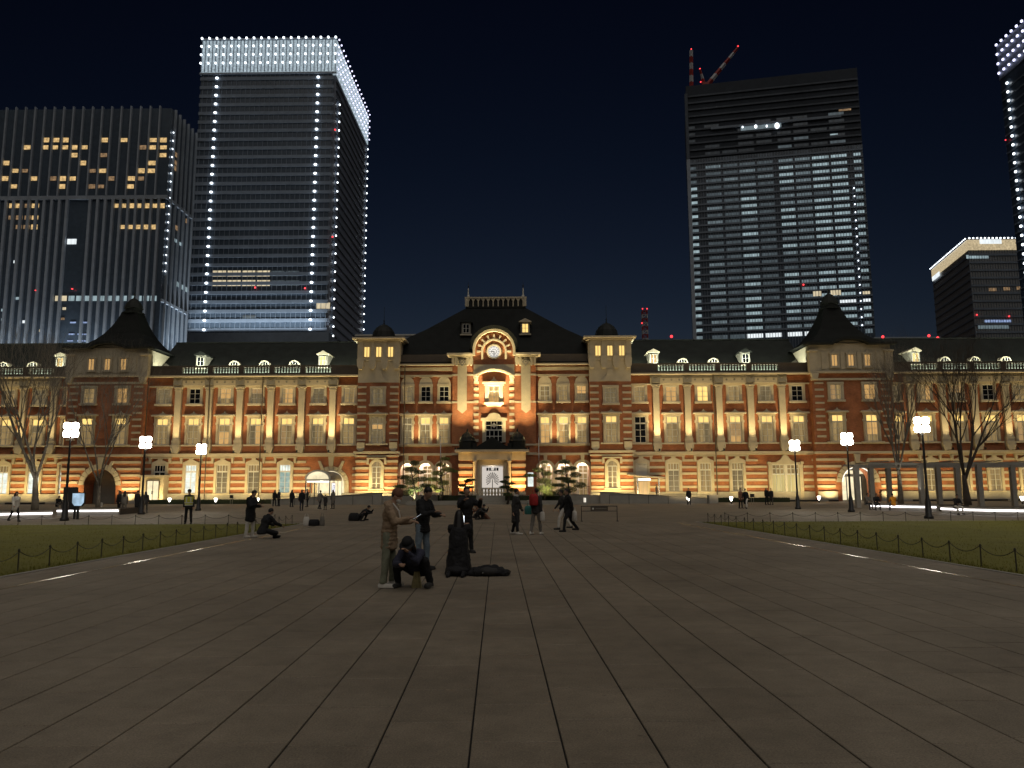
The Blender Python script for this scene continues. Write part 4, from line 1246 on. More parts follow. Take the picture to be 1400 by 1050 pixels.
# pale triangles paint lamp light onto the lower roof faces beside the pavilions
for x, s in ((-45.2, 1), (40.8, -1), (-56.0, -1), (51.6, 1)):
    q = MB(); q.add([(0, 1.0, 16.96), (s * 3.2, 1.0, 16.96), (0, 3.4, 18.9)], [(0, 1, 2)] if s > 0 else [(1, 0, 2)]); part('painted_lit_roof', q, 'stone_dark', ST, (x, -.12, .1))
# ------------------------------------------------------------------ terrace, ramps, hedges before the station
b = MB(); b.box(SXC - 12.4, SXC + 12.4, 88.6, 99.99, -.05, TZ)
b.box(SXC - 12.4, SXC + 12.4, 88.35, 88.6, -.05, TZ + .12)
for i in range(4): b.box(SXC - 4.6, SXC + 4.6, 86.9 + .42 * i, 86.9 + .42 * (i + 1) - .003, -.05, .21 * (i + 1) - .02)
ter = struct('terrace', b, 'granite')
for s in (-1, 1):
    b = MB()
    x0, x1 = SXC + s * 12.41, SXC + s * 24.0
    vs_ = [(x0, 88.6, -.05), (x1, 88.6, -.05), (x1, 96.0, -.05), (x0, 96.0, -.05), (x0, 88.6, TZ), (x1, 88.6, -.02), (x1, 96.0, -.02), (x0, 96.0, TZ)]
    fs_ = [(0, 3, 2, 1), (4, 5, 6, 7), (0, 1, 5, 4), (1, 2, 6, 5), (2, 3, 7, 6), (3, 0, 4, 7)]
    b.add(vs_, fs_ if s > 0 else [q[::-1] for q in fs_])
    struct('ramp', b, 'granite')
    # low stone parapet running down the ramp, with a thin handrail
    w = thing('ramp_wall', 'low sloping stone ramp wall with thin posts on the ' + ('vaulted canopy side' if s < 0 else 'flat awning side') + ' of the terrace', 'wall', (SXC + s * 12.4, 88.0, 0), 0, 'ramp walls')
    q = MB(); P = [(0, -.04), (s * 12.6, -.04), (s * 12.6, .50), (0, TZ + .42)]
    q.prism(P if s > 0 else P[::-1], 0, .32); part('parapet', q, 'granite', w)
    q = MB(); P = [(-.05 * s, TZ + .422), (s * 12.65, .502), (s * 12.65, .58), (-.05 * s, TZ + .50)]
    q.prism(P if s > 0 else P[::-1], -.05, .37); part('coping', q, 'stone_dark', w)
    for k in range(6):
        q = MB(); q.tube([(0, 0, -.02), (0, 0, 1.0)], .025, 6); part('post', q, 'iron', w, (s * (1.0 + 2.2 * k), -.35, 0))
    q = MB(); q.tube([(s * 1.0, -.35, .99), (s * 12.0, -.35, .96)], .022, 6); part('handrail', q, 'iron', w)
    if s > 0:
        q = MB(); q.box(12.2, 13.2, -.4, .5, -.04, .95); part('end_block', q, 'granite', w)

def leaf_mass(b, c, r, n, size, rng, flat=1.0, up=0.0):
    for i in range(n):
        while True:
            p = Vector((rng.uniform(-1, 1), rng.uniform(-1, 1), rng.uniform(-1, 1)))
            if .25 < p.length < 1.0: break
        p = Vector((c[0] + p.x * r[0], c[1] + p.y * r[1], c[2] + p.z * r[2]))
        d = Vector((rng.uniform(-1, 1), rng.uniform(-1, 1), rng.uniform(-1, 1) * flat + up)).normalized() * size * rng.uniform(.6, 1.3)
        e = d.cross(Vector((rng.uniform(-1, 1), rng.uniform(-1, 1), rng.uniform(-1, 1)))).normalized() * size * .45
        b.add([p - d * .5, p + e * .5, p + d * .5, p - e * .5], [(0, 1, 2, 3)])

rng = random.Random(5)
def hedge(x0, x1, y, w, h, label):
    b = MB()
    t = thing('hedge', label, 'hedge', ((x0 + x1) / 2, y, 0), 0, 'clipped hedges along the wall')
    L = (x1 - x0) / 2
    b.box(-L, L, -w / 2, w / 2, 0, h * .82); part('hedge_body', b, 'hedge', t)
    b = MB()
    for i in range(int(abs(x1 - x0) * 45)):
        x = rng.uniform(-L, L); yy = rng.choice((-w / 2, rng.uniform(-w / 2, w / 2))); z = h * .82 if yy > -w / 2 else rng.uniform(.05, h * .85)
        leaf_mass(b, (x, yy, z), (.06, .06, .05), 2, .12, rng)
    part('leaves', b, 'hedge', t)
hedge(-45.8, -27.5, 95.2, 1.2, .62, 'low dark hedge below the brick wall on the vaulted canopy side')
hedge(20.5, 32.5, 95.2, 1.2, .62, 'low dark hedge between the awning and the yellow glazed doorway')
hedge(-9.5, -5.2, 88.0, .7, 1.15, 'dark clipped hedge before the terrace below the tall pine with lit lower boughs')
hedge(-1.9, 4.6, 88.0, .7, 1.1, 'dark clipped hedge before the terrace beside the steps and the bushy lit shrub')

# ------------------------------------------------------------------ flood bollards on the pavement before the wall
def bell_mesh():
    b = MB(); b.lathe([(.06, 0), (.06, .25), (.10, .32)], 10); st = b.mesh('stem', 'iron')
    b = MB(); b.lathe([(.07, .32), (.13, .48), (.19, .72), (.16, .76)], 12); return st, b.mesh('lamp_head', 'fixture_glow')
BST, BHD = bell_mesh()
for i, (px, py, where) in enumerate(((237, 689.5, 'by the small side door'), (294.5, 690, 'under the second window from the small side door'), (352, 690, 'nearest the puffy-coated person'),
                               (878 + 29, 688, 'beside the flat awning'), (941, 689, 'next to the ramp end block'), (1000, 689, 'below the brick pier by the walking couple'), (1120, 687.5, 'between the yellow doorway and the lit arch'), (1398, 689, 'behind the pergola'))):
    x, y = gnd(px, py)
    y = min(y, 92.5)
    t = thing('flood_light', 'small glowing white bell-shaped floodlight ' + where, 'light', (x, y, 0), 0, 'bell floodlights along the station front')
    obj('stem', BST, t); obj('lamp_head', BHD, t)
    spot('flood', (0, 0.1, .78), (0, 8.0, 9.5), 1600, (1.0, .74, .38), 125, 1.0, .15, t)

# ------------------------------------------------------------------ street lamps
def lamp_kit():
    b = MB(); b.lathe([(.24, 0), (.24, .12), (.17, .2), (.15, .9), (.10, 1.1), (.075, 1.6), (.05, 4.55), (.07, 4.6)], 12); po = b.mesh('post', 'iron', True)
    b = MB()
    b.box(-.05, .05, .20, .28, 4.6, 5.55); b.box(-.05, .05, 0, .199, 4.56, 4.62)
    for s in (-1, 1):
        b.box(*sorted((s * .05, s * .22)), .21, .25, 4.84, 4.88); b.box(*sorted((s * .05, s * .22)), .21, .25, 5.30, 5.34)
    br = b.mesh('bracket', 'iron')
    b = MB()
    b.lathe([(.10, -.19), (.165, -.16), (.195, -.06), (.195, .06), (.165, .16), (.10, .19)], 12); sh = b.mesh('lamp_shade', 'lamp_glow', True)
    b = MB(); b.box(-.19, .19, -.19, .19, .172, .2); ca = b.mesh('lamp_cap', 'iron')
    return po, br, sh, ca
LPO, LBR, LSH, LCA = lamp_kit()
def street_lamp(x, y, label):
    t = thing('street_lamp', label, 'street lamp', (x, y, 0), PA, 'cube-headed street lamps')
    obj('post', LPO, t); h = obj('lamp_head', LBR, t)
    for dx in (-.22, .22):
        for z in (4.86, 5.31):
            obj('lamp_shade', LSH, h, (dx, 0, z))
for px, py, lab in ((88, 712, 'tall street lamp with white cube lights beside the illuminated blue notice'), (193, 703, 'tall street lamp with white cube lights near the closed stone arch'),
                    (271, 698, 'street lamp with white cube lights behind the guard in yellow vest'), (1270, 709, 'street lamp with white cube lights before the pergola and pale bare tree'),
                    (1164, 700, 'street lamp with white cube lights before the lit station arch'), (1091, 696, 'street lamp with white cube lights beside the yellow glazed doorway')):
    street_lamp(*gnd(px, py), lab)
for s in (-1, 1):
    for v in (32.0, 21.0):
        x, y, _ = pl(s * 24.3, v)
        street_lamp(x, y, 'cube-headed street lamp standing ' + ('near the far chain fence of' if v > 30 else 'in the middle of') + ' the lawn, ' + ('guard side' if s < 0 else 'pergola side'))

# ------------------------------------------------------------------ lawn chain fences: posts and sagging chains
b = MB(); b.lathe([(.014, 0), (.014, .40), (.022, .41), (.026, .44), (.012, .47)], 8); CP = b.mesh('post', 'chain_iron')
def chain_mesh(L, sag):
    b = MB()
    n = 12
    b.tube([(L * i / n, 0, .42 - sag * 4 * (i / n) * (1 - i / n)) for i in range(n + 1)], .008, 5)
    return b.mesh('chain', 'chain_iron')
CH = chain_mesh(1.0, .15)
def chain_fence(pts, label):
    x, y, _ = pl(*pts[0])
    t = thing('chain_fence', label, 'fence', (x, y, 0), 0, 'low chain fences round the lawns')
    W = [Vector(pl(*p)) for p in pts]
    o0 = W[0]
    for i, p in enumerate(W):
        obj('post', CP, t, p - o0, (rng.uniform(-.02, .02), rng.uniform(-.02, .02), 0))
        if i < len(W) - 1:
            d = W[i + 1] - p
            obj('chain', CH, t, p - o0, (0, 0, math.atan2(d.y, d.x)), (d.length, 1, rng.uniform(.96, 1.04)))
for s in (-1, 1):
    side = 'on the guard\'s side' if s < 0 else 'on the pergola side'
    chain_fence([(s * 10.05, 5.2 + 1.12 * i) for i in range(30)], 'iron post and chain fence along the plaza edge, ' + side)
    chain_fence([(s * (10.05 + 1.14 * i), 38.75) for i in range(1, 24)], 'iron post and chain fence along the far lawn edge, ' + side)

# ------------------------------------------------------------------ planters with light strips under the bench edge
def curved_bench(pts, label, depth=5.0):
    """low planter: stone bench edge with a light strip below, soil behind"""
    P = [Vector((x, y, 0)) for x, y in pts]
    t = thing('planter_bench', label, 'bench', P[0], 0, 'lit planter benches')
    def off(d, i):
        a = P[max(i - 1, 0)]; c = P[min(i + 1, len(P) - 1)]
        n = (c - a).normalized()
        return P[i] + Vector((-n.y, n.x, 0)) * d - P[0]
    def band(d0, d1, z0, z1):
        q = MB(); n = len(P); vs_ = []
        for i in range(n):
            u0, u1 = off(d0, i), off(d1, i)
            vs_ += [(u0.x, u0.y, z0), (u1.x, u1.y, z0), (u1.x, u1.y, z1), (u0.x, u0.y, z1)]
        fs_ = [(0, 1, 2, 3), tuple(4 * (n - 1) + k for k in (3, 2, 1, 0))]
        for i in range(n - 1):
            for k in range(4):
                fs_.append((4 * i + k, 4 * i + 4 + k, 4 * i + 4 + (k + 1) % 4, 4 * i + (k + 1) % 4))
        q.add(vs_, fs_); return q
    part('seat', band(0, .5, .38, .46), 'granite', t)
    part('plinth', band(.16, .5, 0, .378), 'granite', t)
    part('light_strip', band(.10, .155, .24, .34), 'led', t)
    part('soil_bed', band(.502, depth, 0, .40), 'soil', t)
curved_bench([gnd(-40, 711.5), gnd(0, 710.0), gnd(40, 709.0), gnd(72, 708.2)], 'planter bench with glowing strip beside the person in pale top')
curved_bench([gnd(76, 704.6), gnd(110, 704.4), gnd(140, 704.2), gnd(161, 704.0)], 'planter bench with glowing strip before the closed stone arch', 6)
curved_bench([gnd(1187, 696.8), gnd(1215, 697.8), gnd(1250, 698.6), gnd(1279, 699.2)], 'planter bench with glowing strip before the lit arch and pergola', 5)
curved_bench([gnd(1284, 701.5), gnd(1320, 703.5), gnd(1360, 704.8), gnd(1440, 706)], 'planter bench with glowing strip below the dark bare tree', 6)

# ------------------------------------------------------------------ trees
def bare_tree(loc, h, label, m, seed, spread=1.0, trunk_r=.22, fork=.28, limbs=5):
    rg = random.Random(seed)
    t = thing('bare_tree', label, 'tree', loc, 0, 'leafless zelkova trees')
    tr, tw = MB(), MB()
    def grow(p, d, L, r, lev):
        pts = [p]; rad = [r]
        n = 5 if lev < 2 else 4
        q = p.copy(); dd = d.copy()
        for i in range(n):
            wob = .03 if lev == 0 else .10
            dd = (dd + Vector((rg.uniform(-wob, wob), rg.uniform(-wob, wob), rg.uniform(-.01, .09)))).normalized()
            q = q + dd * (L / n); pts.append(q.copy()); rad.append(r * (1 - .5 * (i + 1) / n))
        (tr if lev < 3 else tw).tube(pts, rad, 7 if lev < 2 else (5 if lev < 3 else 3), 0, lev < 2)
        if lev >= 5: return
        k = (limbs if lev == 0 else 4 if lev == 1 else 3) if lev < 4 else 4
        for c in range(k):
            f = rg.uniform(.55, 1.0) if lev > 0 else rg.uniform(.82, 1.0)
            i = min(n, max(1, int(round(f * n))))
            a = rg.uniform(0, 2 * PI) + c * 2 * PI / k; tilt = rg.uniform(.28, .55) * spread
            w = dd.cross(Vector((math.cos(a), math.sin(a), .3))).normalized()
            nd = (Matrix.Rotation(tilt, 3, w) @ dd)
            nd.z = max(nd.z, .12); nd.normalize()
            grow(pts[i], nd, L * rg.uniform(.58, .80) if lev else h * .36, rad[i] * rg.uniform(.6, .78), lev + 1)
        if lev > 0: grow(pts[-1], dd, L * rg.uniform(.55, .75), rad[-1] * .85, lev + 1)
    grow(Vector((0, 0, 0)), Vector((rg.uniform(-.04, .04), rg.uniform(-.04, .04), 1)).normalized(), h * fork, trunk_r, 0)
    part('trunk', tr, m, t, smooth=True); part('crown', tw, m, t)
    return t
x, y = gnd(8, 706); bare_tree((x, y + 3, .3), 13.0, 'leafless tree with pale floodlit trunk beside the glowing planter bench end', 'bark', 3, .9, .26, .20, 5)
spot('tree_light', (x + 1.0, y + 1.2, .5), (x, y + 3, 4.0), 160, (1.0, .93, .78), 60, .8, .1)
x, y = gnd(114, 701); bare_tree((x, y + 2, .3), 12.5, 'leafless spreading tree before the closed stone arch', 'bark', 8, .95, .20, .17, 5)
x, y = gnd(1240, 694); bare_tree((x, y + 1, .3), 12.0, 'leafless tree with pale upright limbs before the pergola', 'bark', 29, .62, .26, .24, 6)
spot('tree_light', (x + .8, y - .6, .5), (x, y + 1, 5.0), 260, (1.0, .93, .78), 60, .8, .1)
x, y = gnd(1345, 697); bare_tree((x, y + 2, .3), 13.0, 'leafless tree with dark trunk and spreading limbs over the planter', 'bark_dark', 14, 1.05, .30, .18)

def pine(loc, pads, label, m, lean=0.0, h=4.0, dens=1.0):
    rg = random.Random(hash(label) % 1000 if False else int(abs(loc[0] * 37)))
    t = thing('garden_pine', label, 'tree', loc, 0, 'cloud-pruned garden pines')
    b = MB(); pts = []
    for i in range(7):
        f = i / 6; pts.append((lean * f * h * .5 + .22 * math.sin(5 * f), .15 * math.cos(4 * f), h * f))
    b.tube(pts, [.14 * (1 - .75 * i / 6) for i in range(7)], 7)
    for x, z, w, hh in pads:
        k = min(6, max(0, int(6 * (z - .3) / h)))
        b.tube([pts[k], (x * .6, 0, z - hh * .6), (x, 0, z)], [.05, .035, .02], 5)
    part('trunk', b, 'bark_dark', t, smooth=True)
    b = MB()
    for x, z, w, hh in pads:
        leaf_mass(b, (x + rg.uniform(-.1, .1), rg.uniform(-.35, .35), z), (w, w * .8, hh * rg.uniform(.8, 1.3)), int(1500 * w * dens), .105, rg, 1.0, .3)
    part('crown', b, m, t)
# pads: (x, z, half width, half height)
P1 = gnd(565, 690); pine((P1[0], 85.6, 0), [(.1, 4.6, .55, .28), (-.3, 3.9, .8, .26), (.7, 3.6, .75, .25), (-.9, 3.0, .8, .28), (.9, 2.8, .9, .28), (-.2, 2.5, .8, .3), (-1.3, 2.0, .8, .28), (1.5, 2.1, .7, .25), (.3, 1.7, .9, .3), (-.6, 1.3, .8, .3)], 'tall cloud-pruned pine with lit lower boughs before the arcade', 'pine_leaf', 0, 4.5)
P2 = gnd(610, 688); pine((P2[0], 86.8, 0), [(.6, 5.1, .6, .25), (.2, 4.4, .7, .28), (.9, 3.9, .8, .25), (-.2, 3.5, .8, .3), (-.6, 2.8, .9, .3), (.3, 2.4, .8, .3), (-.8, 2.0, .7, .3), (1.6, 3.7, .6, .18), (0, 1.6, .7, .3)], 'loose green pine beside the flagpole and striped porch pier', 'shrub_leaf', .15, 4.6)
P3 = gnd(643, 688); pine((P3[0], 86.6, 0), [(.1, 2.6, .45, .16), (.6, 2.7, .6, .14), (-.4, 2.1, .5, .16), (.5, 1.9, .6, .16), (-.1, 1.3, .6, .18)], 'small flat-topped pine silhouetted against the striped porch pier', 'pine_leaf', .1, 2.7)
P4 = gnd(695, 688); pine((P4[0], 86.6, 0), [(0, 3.0, .35, .16), (-.4, 2.5, .5, .14), (.4, 2.3, .6, .15), (-.3, 1.9, .7, .16), (.6, 1.6, .6, .18), (0, 1.1, .6, .2)], 'slender dark pine silhouetted at the foot of the lit porch door', 'pine_leaf', -.1, 3.0)
P5 = gnd(742, 688); pine((P5[0], 87.0, 0), [(.2, 4.5, .5, .3), (-.6, 3.8, .7, .25), (-1.4, 3.2, .8, .18), (.3, 3.4, .7, .3), (.1, 2.6, .9, .35), (.7, 2.0, .8, .35), (-.2, 1.7, .8, .35), (.5, 1.2, .8, .3)], 'bushy yellow-green lit pine with a long drooping dark bough', 'shrub_leaf', 0, 4.4)
P6 = gnd(776, 690); pine((P6[0], 84.8, 0), [(-.1, 4.6, .7, .28), (.4, 3.9, .9, .3), (-.6, 3.5, .8, .25), (.9, 3.2, .7, .28), (-.5, 2.8, .9, .25), (.4, 2.5, .9, .3), (1.5, 2.1, .8, .3), (-.8, 2.1, .8, .25), (.2, 1.6, 1.0, .3), (-.7, 1.3, .8, .3)], 'dense black silhouetted pine before the three lit arches', 'pine_leaf', .05, 4.5)
for (P, dx, w) in ((P1, .4, 2200), (P2, -.5, 1800), (P5, .6, 3000)):
    spot('garden_light', (P[0] + dx, 85.0 if P is P1 else 86.0, .35), (P[0] + dx * .3, 86.6, 2.6), w, (1.0, .92, .55), 80, .8, .1)
def garden_fixture(x, y, where):
    t = thing('garden_light_fixture', 'tiny dark garden spotlight in the bed ' + where, 'light', (x, y, 0), 0, 'garden spotlights')
    obj('housing', UPL, t)
garden_fixture(P1[0] + .4, 85.0, 'below the tall cloud-pruned pine'); garden_fixture(P2[0] - .5, 86.0, 'below the loose green pine'); garden_fixture(P5[0] + .6, 86.0, 'below the bushy yellow-green pine')
# planting bed wall
for x0, x1, lab in ((-12.5, -6.0, 'low stone planter edge under the pines by the flagpole'), (.6, 6.5, 'low stone planter edge under the dense black pine')):
    t = thing('planter', lab, 'planter', ((x0 + x1) / 2, 83.6, 0), 0, 'stone planting beds before the terrace')
    L = (x1 - x0) / 2
    q = MB(); q.box(-L, L, 0, .3, 0, .45); q.box(-L, -L + .3, .302, 3.2, 0, .45); q.box(L - .3, L, .302, 3.2, 0, .45); part('kerb', q, 'granite', t)
    q = MB(); q.box(-L + .302, L - .302, .302, 3.2, 0, .36); part('soil', q, 'soil', t)
# flagpoles
for px, lab in ((602.5, 'thin bare flagpole beside the loose green pine'), (736.5, 'thin bare flagpole beside the bushy yellow-green pine')):
    x, z = at(px, 600, 87.6)
    t = thing('flagpole', lab, 'flagpole', (x, 87.6, 0), 0, 'bare flagpoles')
    q = MB(); q.lathe([(.11, 0), (.11, .3), (.055, .34), (.05, 4), (.035, 7.6)], 8); part('pole', q, 'steel', t, smooth=True)
    q = MB(); q.ellipsoid((0, 0, 7.66), (.07, .07, .07), 8, 6); part('ball', q, 'steel', t)

# ------------------------------------------------------------------ pergola of square posts and beams
pg = thing('pergola', 'grey steel pergola with square posts and double beams before the station wall', 'pergola', (30, 66, 0))
posts = [(1172, 641, 694), (1192, 642, 691), (1216, 640, 690), (1260, 646, 694), (1284, 647, 693), (1310, 646, 692), (1340, 646, 690), (1386, 652, 692), (1430, 652, 692)]
for i, (px, y0, y1) in enumerate(posts):
    Y = 66 + (i % 3) * 2.6
    x, _ = at(px, 670, Y)
    q = MB(); q.box(-.19, .19, -.19, .19, 0, 3.6); part('post', q, 'granite', pg, (x - 30, Y - 66, 0))
for Y, z in ((66, 3.6), (68.6, 3.4), (71.2, 3.62)):
    q = MB(); q.box(-.5, 21, -.10, .10, 0, .17); part('beam', q, 'granite', pg, (0, Y - 66, z))
for i in range(7):
    q = MB(); q.box(-.06, .06, -.6, 6.0, .222, .32); part('rafter', q, 'granite', pg, (1 + i * 3.1, 0, 3.62))

# ------------------------------------------------------------------ notices, barrier and small things
x, y = gnd(92, 711)
t = thing('notice_stand', 'glowing pale blue round-cornered notice standing beside a lamp', 'sign', (x - .0, y + 1.0, 0))
q = MB(); q.box(-.06, .06, -.04, .04, 0, .9); part('post', q, 'iron', t)
nb = glow('notice_glow', (.55, .78, 1.0), .9, patch=.6)
q = MB(); q.prism([(-.38, .95), (-.22, .75), (.22, .75), (.38, .95), (.38, 1.55), (-.38, 1.55)], -.06, .06); part('board', q, 'iron', t)
q = MB(); q.prism([(-.34, .97), (-.2, .79), (.2, .79), (.34, .97), (.34, 1.51), (-.34, 1.51)], -.075, -.062); part('screen', q, 'notice_glow', t)
t = thing('information_board', 'dark upright information board beside a street lamp', 'sign', (x - .62, y + 1.2, 0))
q = MB(); q.box(-.40, .40, -.08, .08, .55, 1.85); part('board', q, 'iron', t)
for s in (-.32, .32):
    q = MB(); q.box(s - .05, s + .05, -.05, .05, 0, .55); part('leg', q, 'iron', t)
x, y = gnd(818, 712)
t = thing('barrier', 'low tubular barrier with a small white printed panel on the plaza', 'barrier', (x, y - .6, 0))
for s in (-.92, .92):
    q = MB(); q.tube([(s, 0, 0), (s, 0, .78)], .02, 6); part('leg', q, 'iron', t)
    q = MB(); q.box(s - .04, s + .04, -.22, .22, 0, .03); part('foot', q, 'iron', t)
q = MB(); q.tube([(-.92, 0, .77), (.92, 0, .77)], .022, 6); part('rail', q, 'iron', t)
q = MB(); q.tube([(-.92, 0, .52), (.92, 0, .52)], .018, 6); part('rail', q, 'iron', t)
q = MB(); q.box(-.45, .45, -.012, .012, .54, .75); pn = part('panel', q, 'bronze', t)
mat('faint_print', (.75, .75, .72), .6)
q = MB(); q.disc(-.32, .645, .05, -.018, -.013, 12); part('printed_mark', q, 'faint_print', pn)
q = MB(); q.box(-.2, .38, -.017, -.013, .63, .66); part('printed_mark', q, 'stone_dark', pn)
# low stand-up notices on the pavement by the wall
for px, py, lab in ((316, 690, 'small dark notice on thin legs by the hedge under the pale windows'), (1029, 690, 'small dark notice on thin legs by the hedge near the yellow doorway')):
    x, y = gnd(px, py)
    t = thing('notice', lab, 'sign', (x, min(y, 92), 0), 0, 'small legged notices')
    for s in (-.12, .12):
        q = MB(); q.box(s - .02, s + .02, -.02, .02, 0, .75); part('leg', q, 'stone_dark', t)
    q = MB(); q.box(-.22, .22, -.03, .03, .75, 1.1); part('board', q, 'iron', t)
x, y = gnd(797, 690)
t = thing('lit_marker', 'small white illuminated marker post beside the dark pine', 'sign', (x, 80.5, 0))
q = MB(); q.prism([(-.22, 0), (.22, 0), (.22, .75), (.14, .92), (-.14, .92), (-.22, .75)], -.15, .15); part('body', q, 'granite', t)
q = MB(); q.box(-.10, -.04, -.17, -.152, .3, .75); q.box(.04, .1, -.17, -.152, .3, .75); part('light_slot', q, 'lit_white', t)
# ------------------------------------------------------------------ towers behind the station
mat('tower_glass', (0.07, 0.095, 0.13), 0.25, nscale=.05, namt=.25, fine=.6, spec=.6)
mat('tower_band', (0.18, 0.22, 0.28), 0.5, nscale=.05, namt=.2, fine=.5)
mat('tower_fin', (0.30, 0.34, 0.40), 0.5, nscale=.03, namt=.2, fine=.5)
mat('crane_red', (0.28, 0.03, 0.025), .5)
mat('crane_white', (0.45, 0.45, 0.46), .5)
glow('off_warm', (1.0, .66, .28), .75, patch=.5)
glow('off_warm_dim', (1.0, .62, .32), .25, patch=.6)
glow('off_cream', (1.0, .84, .55), .70, folds=.35, fscale=.8)
glow('off_cool', (.62, .82, .88), .48, folds=.4, fscale=.9)
glow('off_cool_dim', (.58, .76, .84), .22, folds=.4, fscale=.9)
glow('off_cool_faint', (.55, .72, .82), .105, folds=.4, fscale=.9)
glow('off_white', (.90, .97, 1.0), 1.0, folds=.2, fscale=.9)
glow('off_blue', (.45, .60, 1.0), .6, patch=.5)
glow('crown_glass', (.66, .82, .92), .55, patch=.5)
glow('off_ghost', (.55, .70, .85), .022, folds=.5, fscale=.9)
mat('shell_unlit', (0.030, 0.038, 0.052), .8, nscale=.05, namt=.3, fine=.5)  # near-black colour paints the unlit top fading into the night sky
mat('rib_unlit', (0.075, 0.09, 0.115), .7, nscale=.05, namt=.3, fine=.5)  # darker copy of the floor bands for that unlit top
glow('crown_gold', (1.0, .80, .48), .55, patch=.35)

mat('block_grey', (0.27, 0.28, 0.29), .6, nscale=.05, namt=.15, fine=.5)
mat('tower_side_lifted', (0.24, 0.27, 0.34), .45, nscale=.05, namt=.2, fine=.5)  # light put into the colour: paler because little reaches this side
def lm(m, w, h, d=.15):
    b = MB(); b.box(-w / 2, w / 2, -d, 0, -h / 2, h / 2); return b.mesh('lit_window', m)
def tower(name, label, x, y, rz, base=0.0):
    t = thing(name, label, 'skyscraper', (x, y, base), rz)
    return t
DOT = MB(); DOT.lathe([(.0001, -.62), (.5, -.42), (.62, 0), (.5, .42), (.0001, .62)], 8); DOTM = DOT.mesh('facade_lamp', 'dot_white')
DOTV = DOT.mesh('facade_lamp', 'dot_violet')

# --- the tall tower with the lit crown
TY = 325.0
xR, zT = at(460, 52, TY); xL, _ = at(278, 52, TY)
t2 = tower('office_tower', 'tall glass tower with a white lit crown box and two rows of facade lamps', xR, TY, 0)
W2, D2 = xR - xL, 73.0
def loc2(px, py): 
    X, Z = at(px, py, TY); return X - xR, Z
zc = loc2(400, 101)[1]
q = MB(); q.box(-W2 - .0, -1.5, 0, D2, 0, zc); part('body', q, 'tower_glass', t2)
q = MB(); q.box(-1.5, 0, 1.5, D2, 0, zc); part('body_side', q, 'tower_side_lifted', t2)
fl = 4.15
nf = int((zc - 40) / fl)
for i in range(nf):
    z = zc - 3.0 - fl * i
    bx('floor_band', -W2 - .2, -.3, -.45, .02, z, z + 1.5, 'tower_band', t2)
    bx('floor_band', -.02, .45, 1.6, D2, z, z + .9, 'tower_band', t2)
for i in range(28):
    x = -W2 + W2 * (i + .5) / 28
    bx('mullion', x - .10, x + .10, -.30, .0, 40, zc, 'tower_band', t2)
xa, xb = loc2(298, 103)[0], loc2(436, 103)[0]
for i in range(nf - 1):
    z = zc - 2.2 - fl * i
    for x in (xa, xb): obj('facade_lamp', DOTM, t2, (x, -1.0, z), None, (1.15, .8, .85))
    obj('facade_lamp', DOTM, t2, (1.0, 5.5, z - 10), None, (.6, .8, .75))
    obj('facade_lamp', DOTM, t2, (1.0, D2 - 3.5, z - 2), None, (.6, .8, .75))
# crown: lit glass box with rows of lamps
q = MB(); q.box(-W2 - .3, .3, -.3, D2, zc + .01, zT - 1.0); cr2 = part('crown', q, 'crown_glass', t2)
q = MB()
for i in range(39):
    x = -W2 + W2 * i / 38; q.box(x - .13, x + .13, -.75, -.31, zc + 1, zT)
part('crown_mullions', q, 'tower_band', cr2)
bx('crown_rail', -W2 - .6, .6, -.9, -.2, zT - .9, zT - .2, 'tower_fin', t2)
bx('crown_rail', -W2 - .6, .6, -.9, -.2, zc - .2, zc + .5, 'tower_fin', t2)
for i in range(19):
    x = -W2 + W2 * i / 18
    for z in (zT - .3, zT - 4.2, zT - 8.3, zT - 12.4):
        obj('crown_lamp', DOTM, t2, (x, -1.3, z), None, (.82, .8, .82))
for i in range(17):
    y = 1.0 + (D2 - 2) * (i / 16)
    for j in range(5):
        obj('crown_lamp', DOTV, t2, (1.1, y, zT - .3 - 3.6 * j), None, (.65, .65, .65))
# a few lit floors and red beacons
m_cr = lm('off_cream', 5.8, 2.6); m_cf = lm('off_cool_faint', 5.8, 2.4)
for row, py in ((0, 374), (1, 387)):
    for k in range(4):
        x, z = loc2(300 + 20 * k, py); obj('lit_window', m_cr, t2, (x, -.02, z))
    for k in range(4, 6):
        x, z = loc2(300 + 20 * k, py); obj('lit_window', m_cf, t2, (x, -.02, z))
x, z = loc2(442, 418); obj('lit_window', m_cr, t2, (x, -.02, z))
x, z = loc2(341, 435); obj('lit_window', m_cf, t2, (x, -.02, z))
RB = MB(); RB.ellipsoid((0, 0, 0), (.40, .38, .40), 8, 6); RBM = RB.mesh('red_beacon', 'red_beacon')
for px, py in ((459, 179), (455.5, 325), (350, 394), (418, 395)):
    x, z = loc2(px, py); obj('red_beacon', RBM, t2, (x, -1.2, z))
q = MB(); q.box(-W2 - 6, 2, -6, -.5, 0, loc2(400, 458)[1]); part('podium', q, 'tower_band', t2)
strip('podium_light', -W2 + 1, -1, -4.0, loc2(400, 458)[1] + .4, 5500, 14, (.88, .96, 1.0), .6, t2, 110)  # unseen strip added to stand in for light from the station platforms

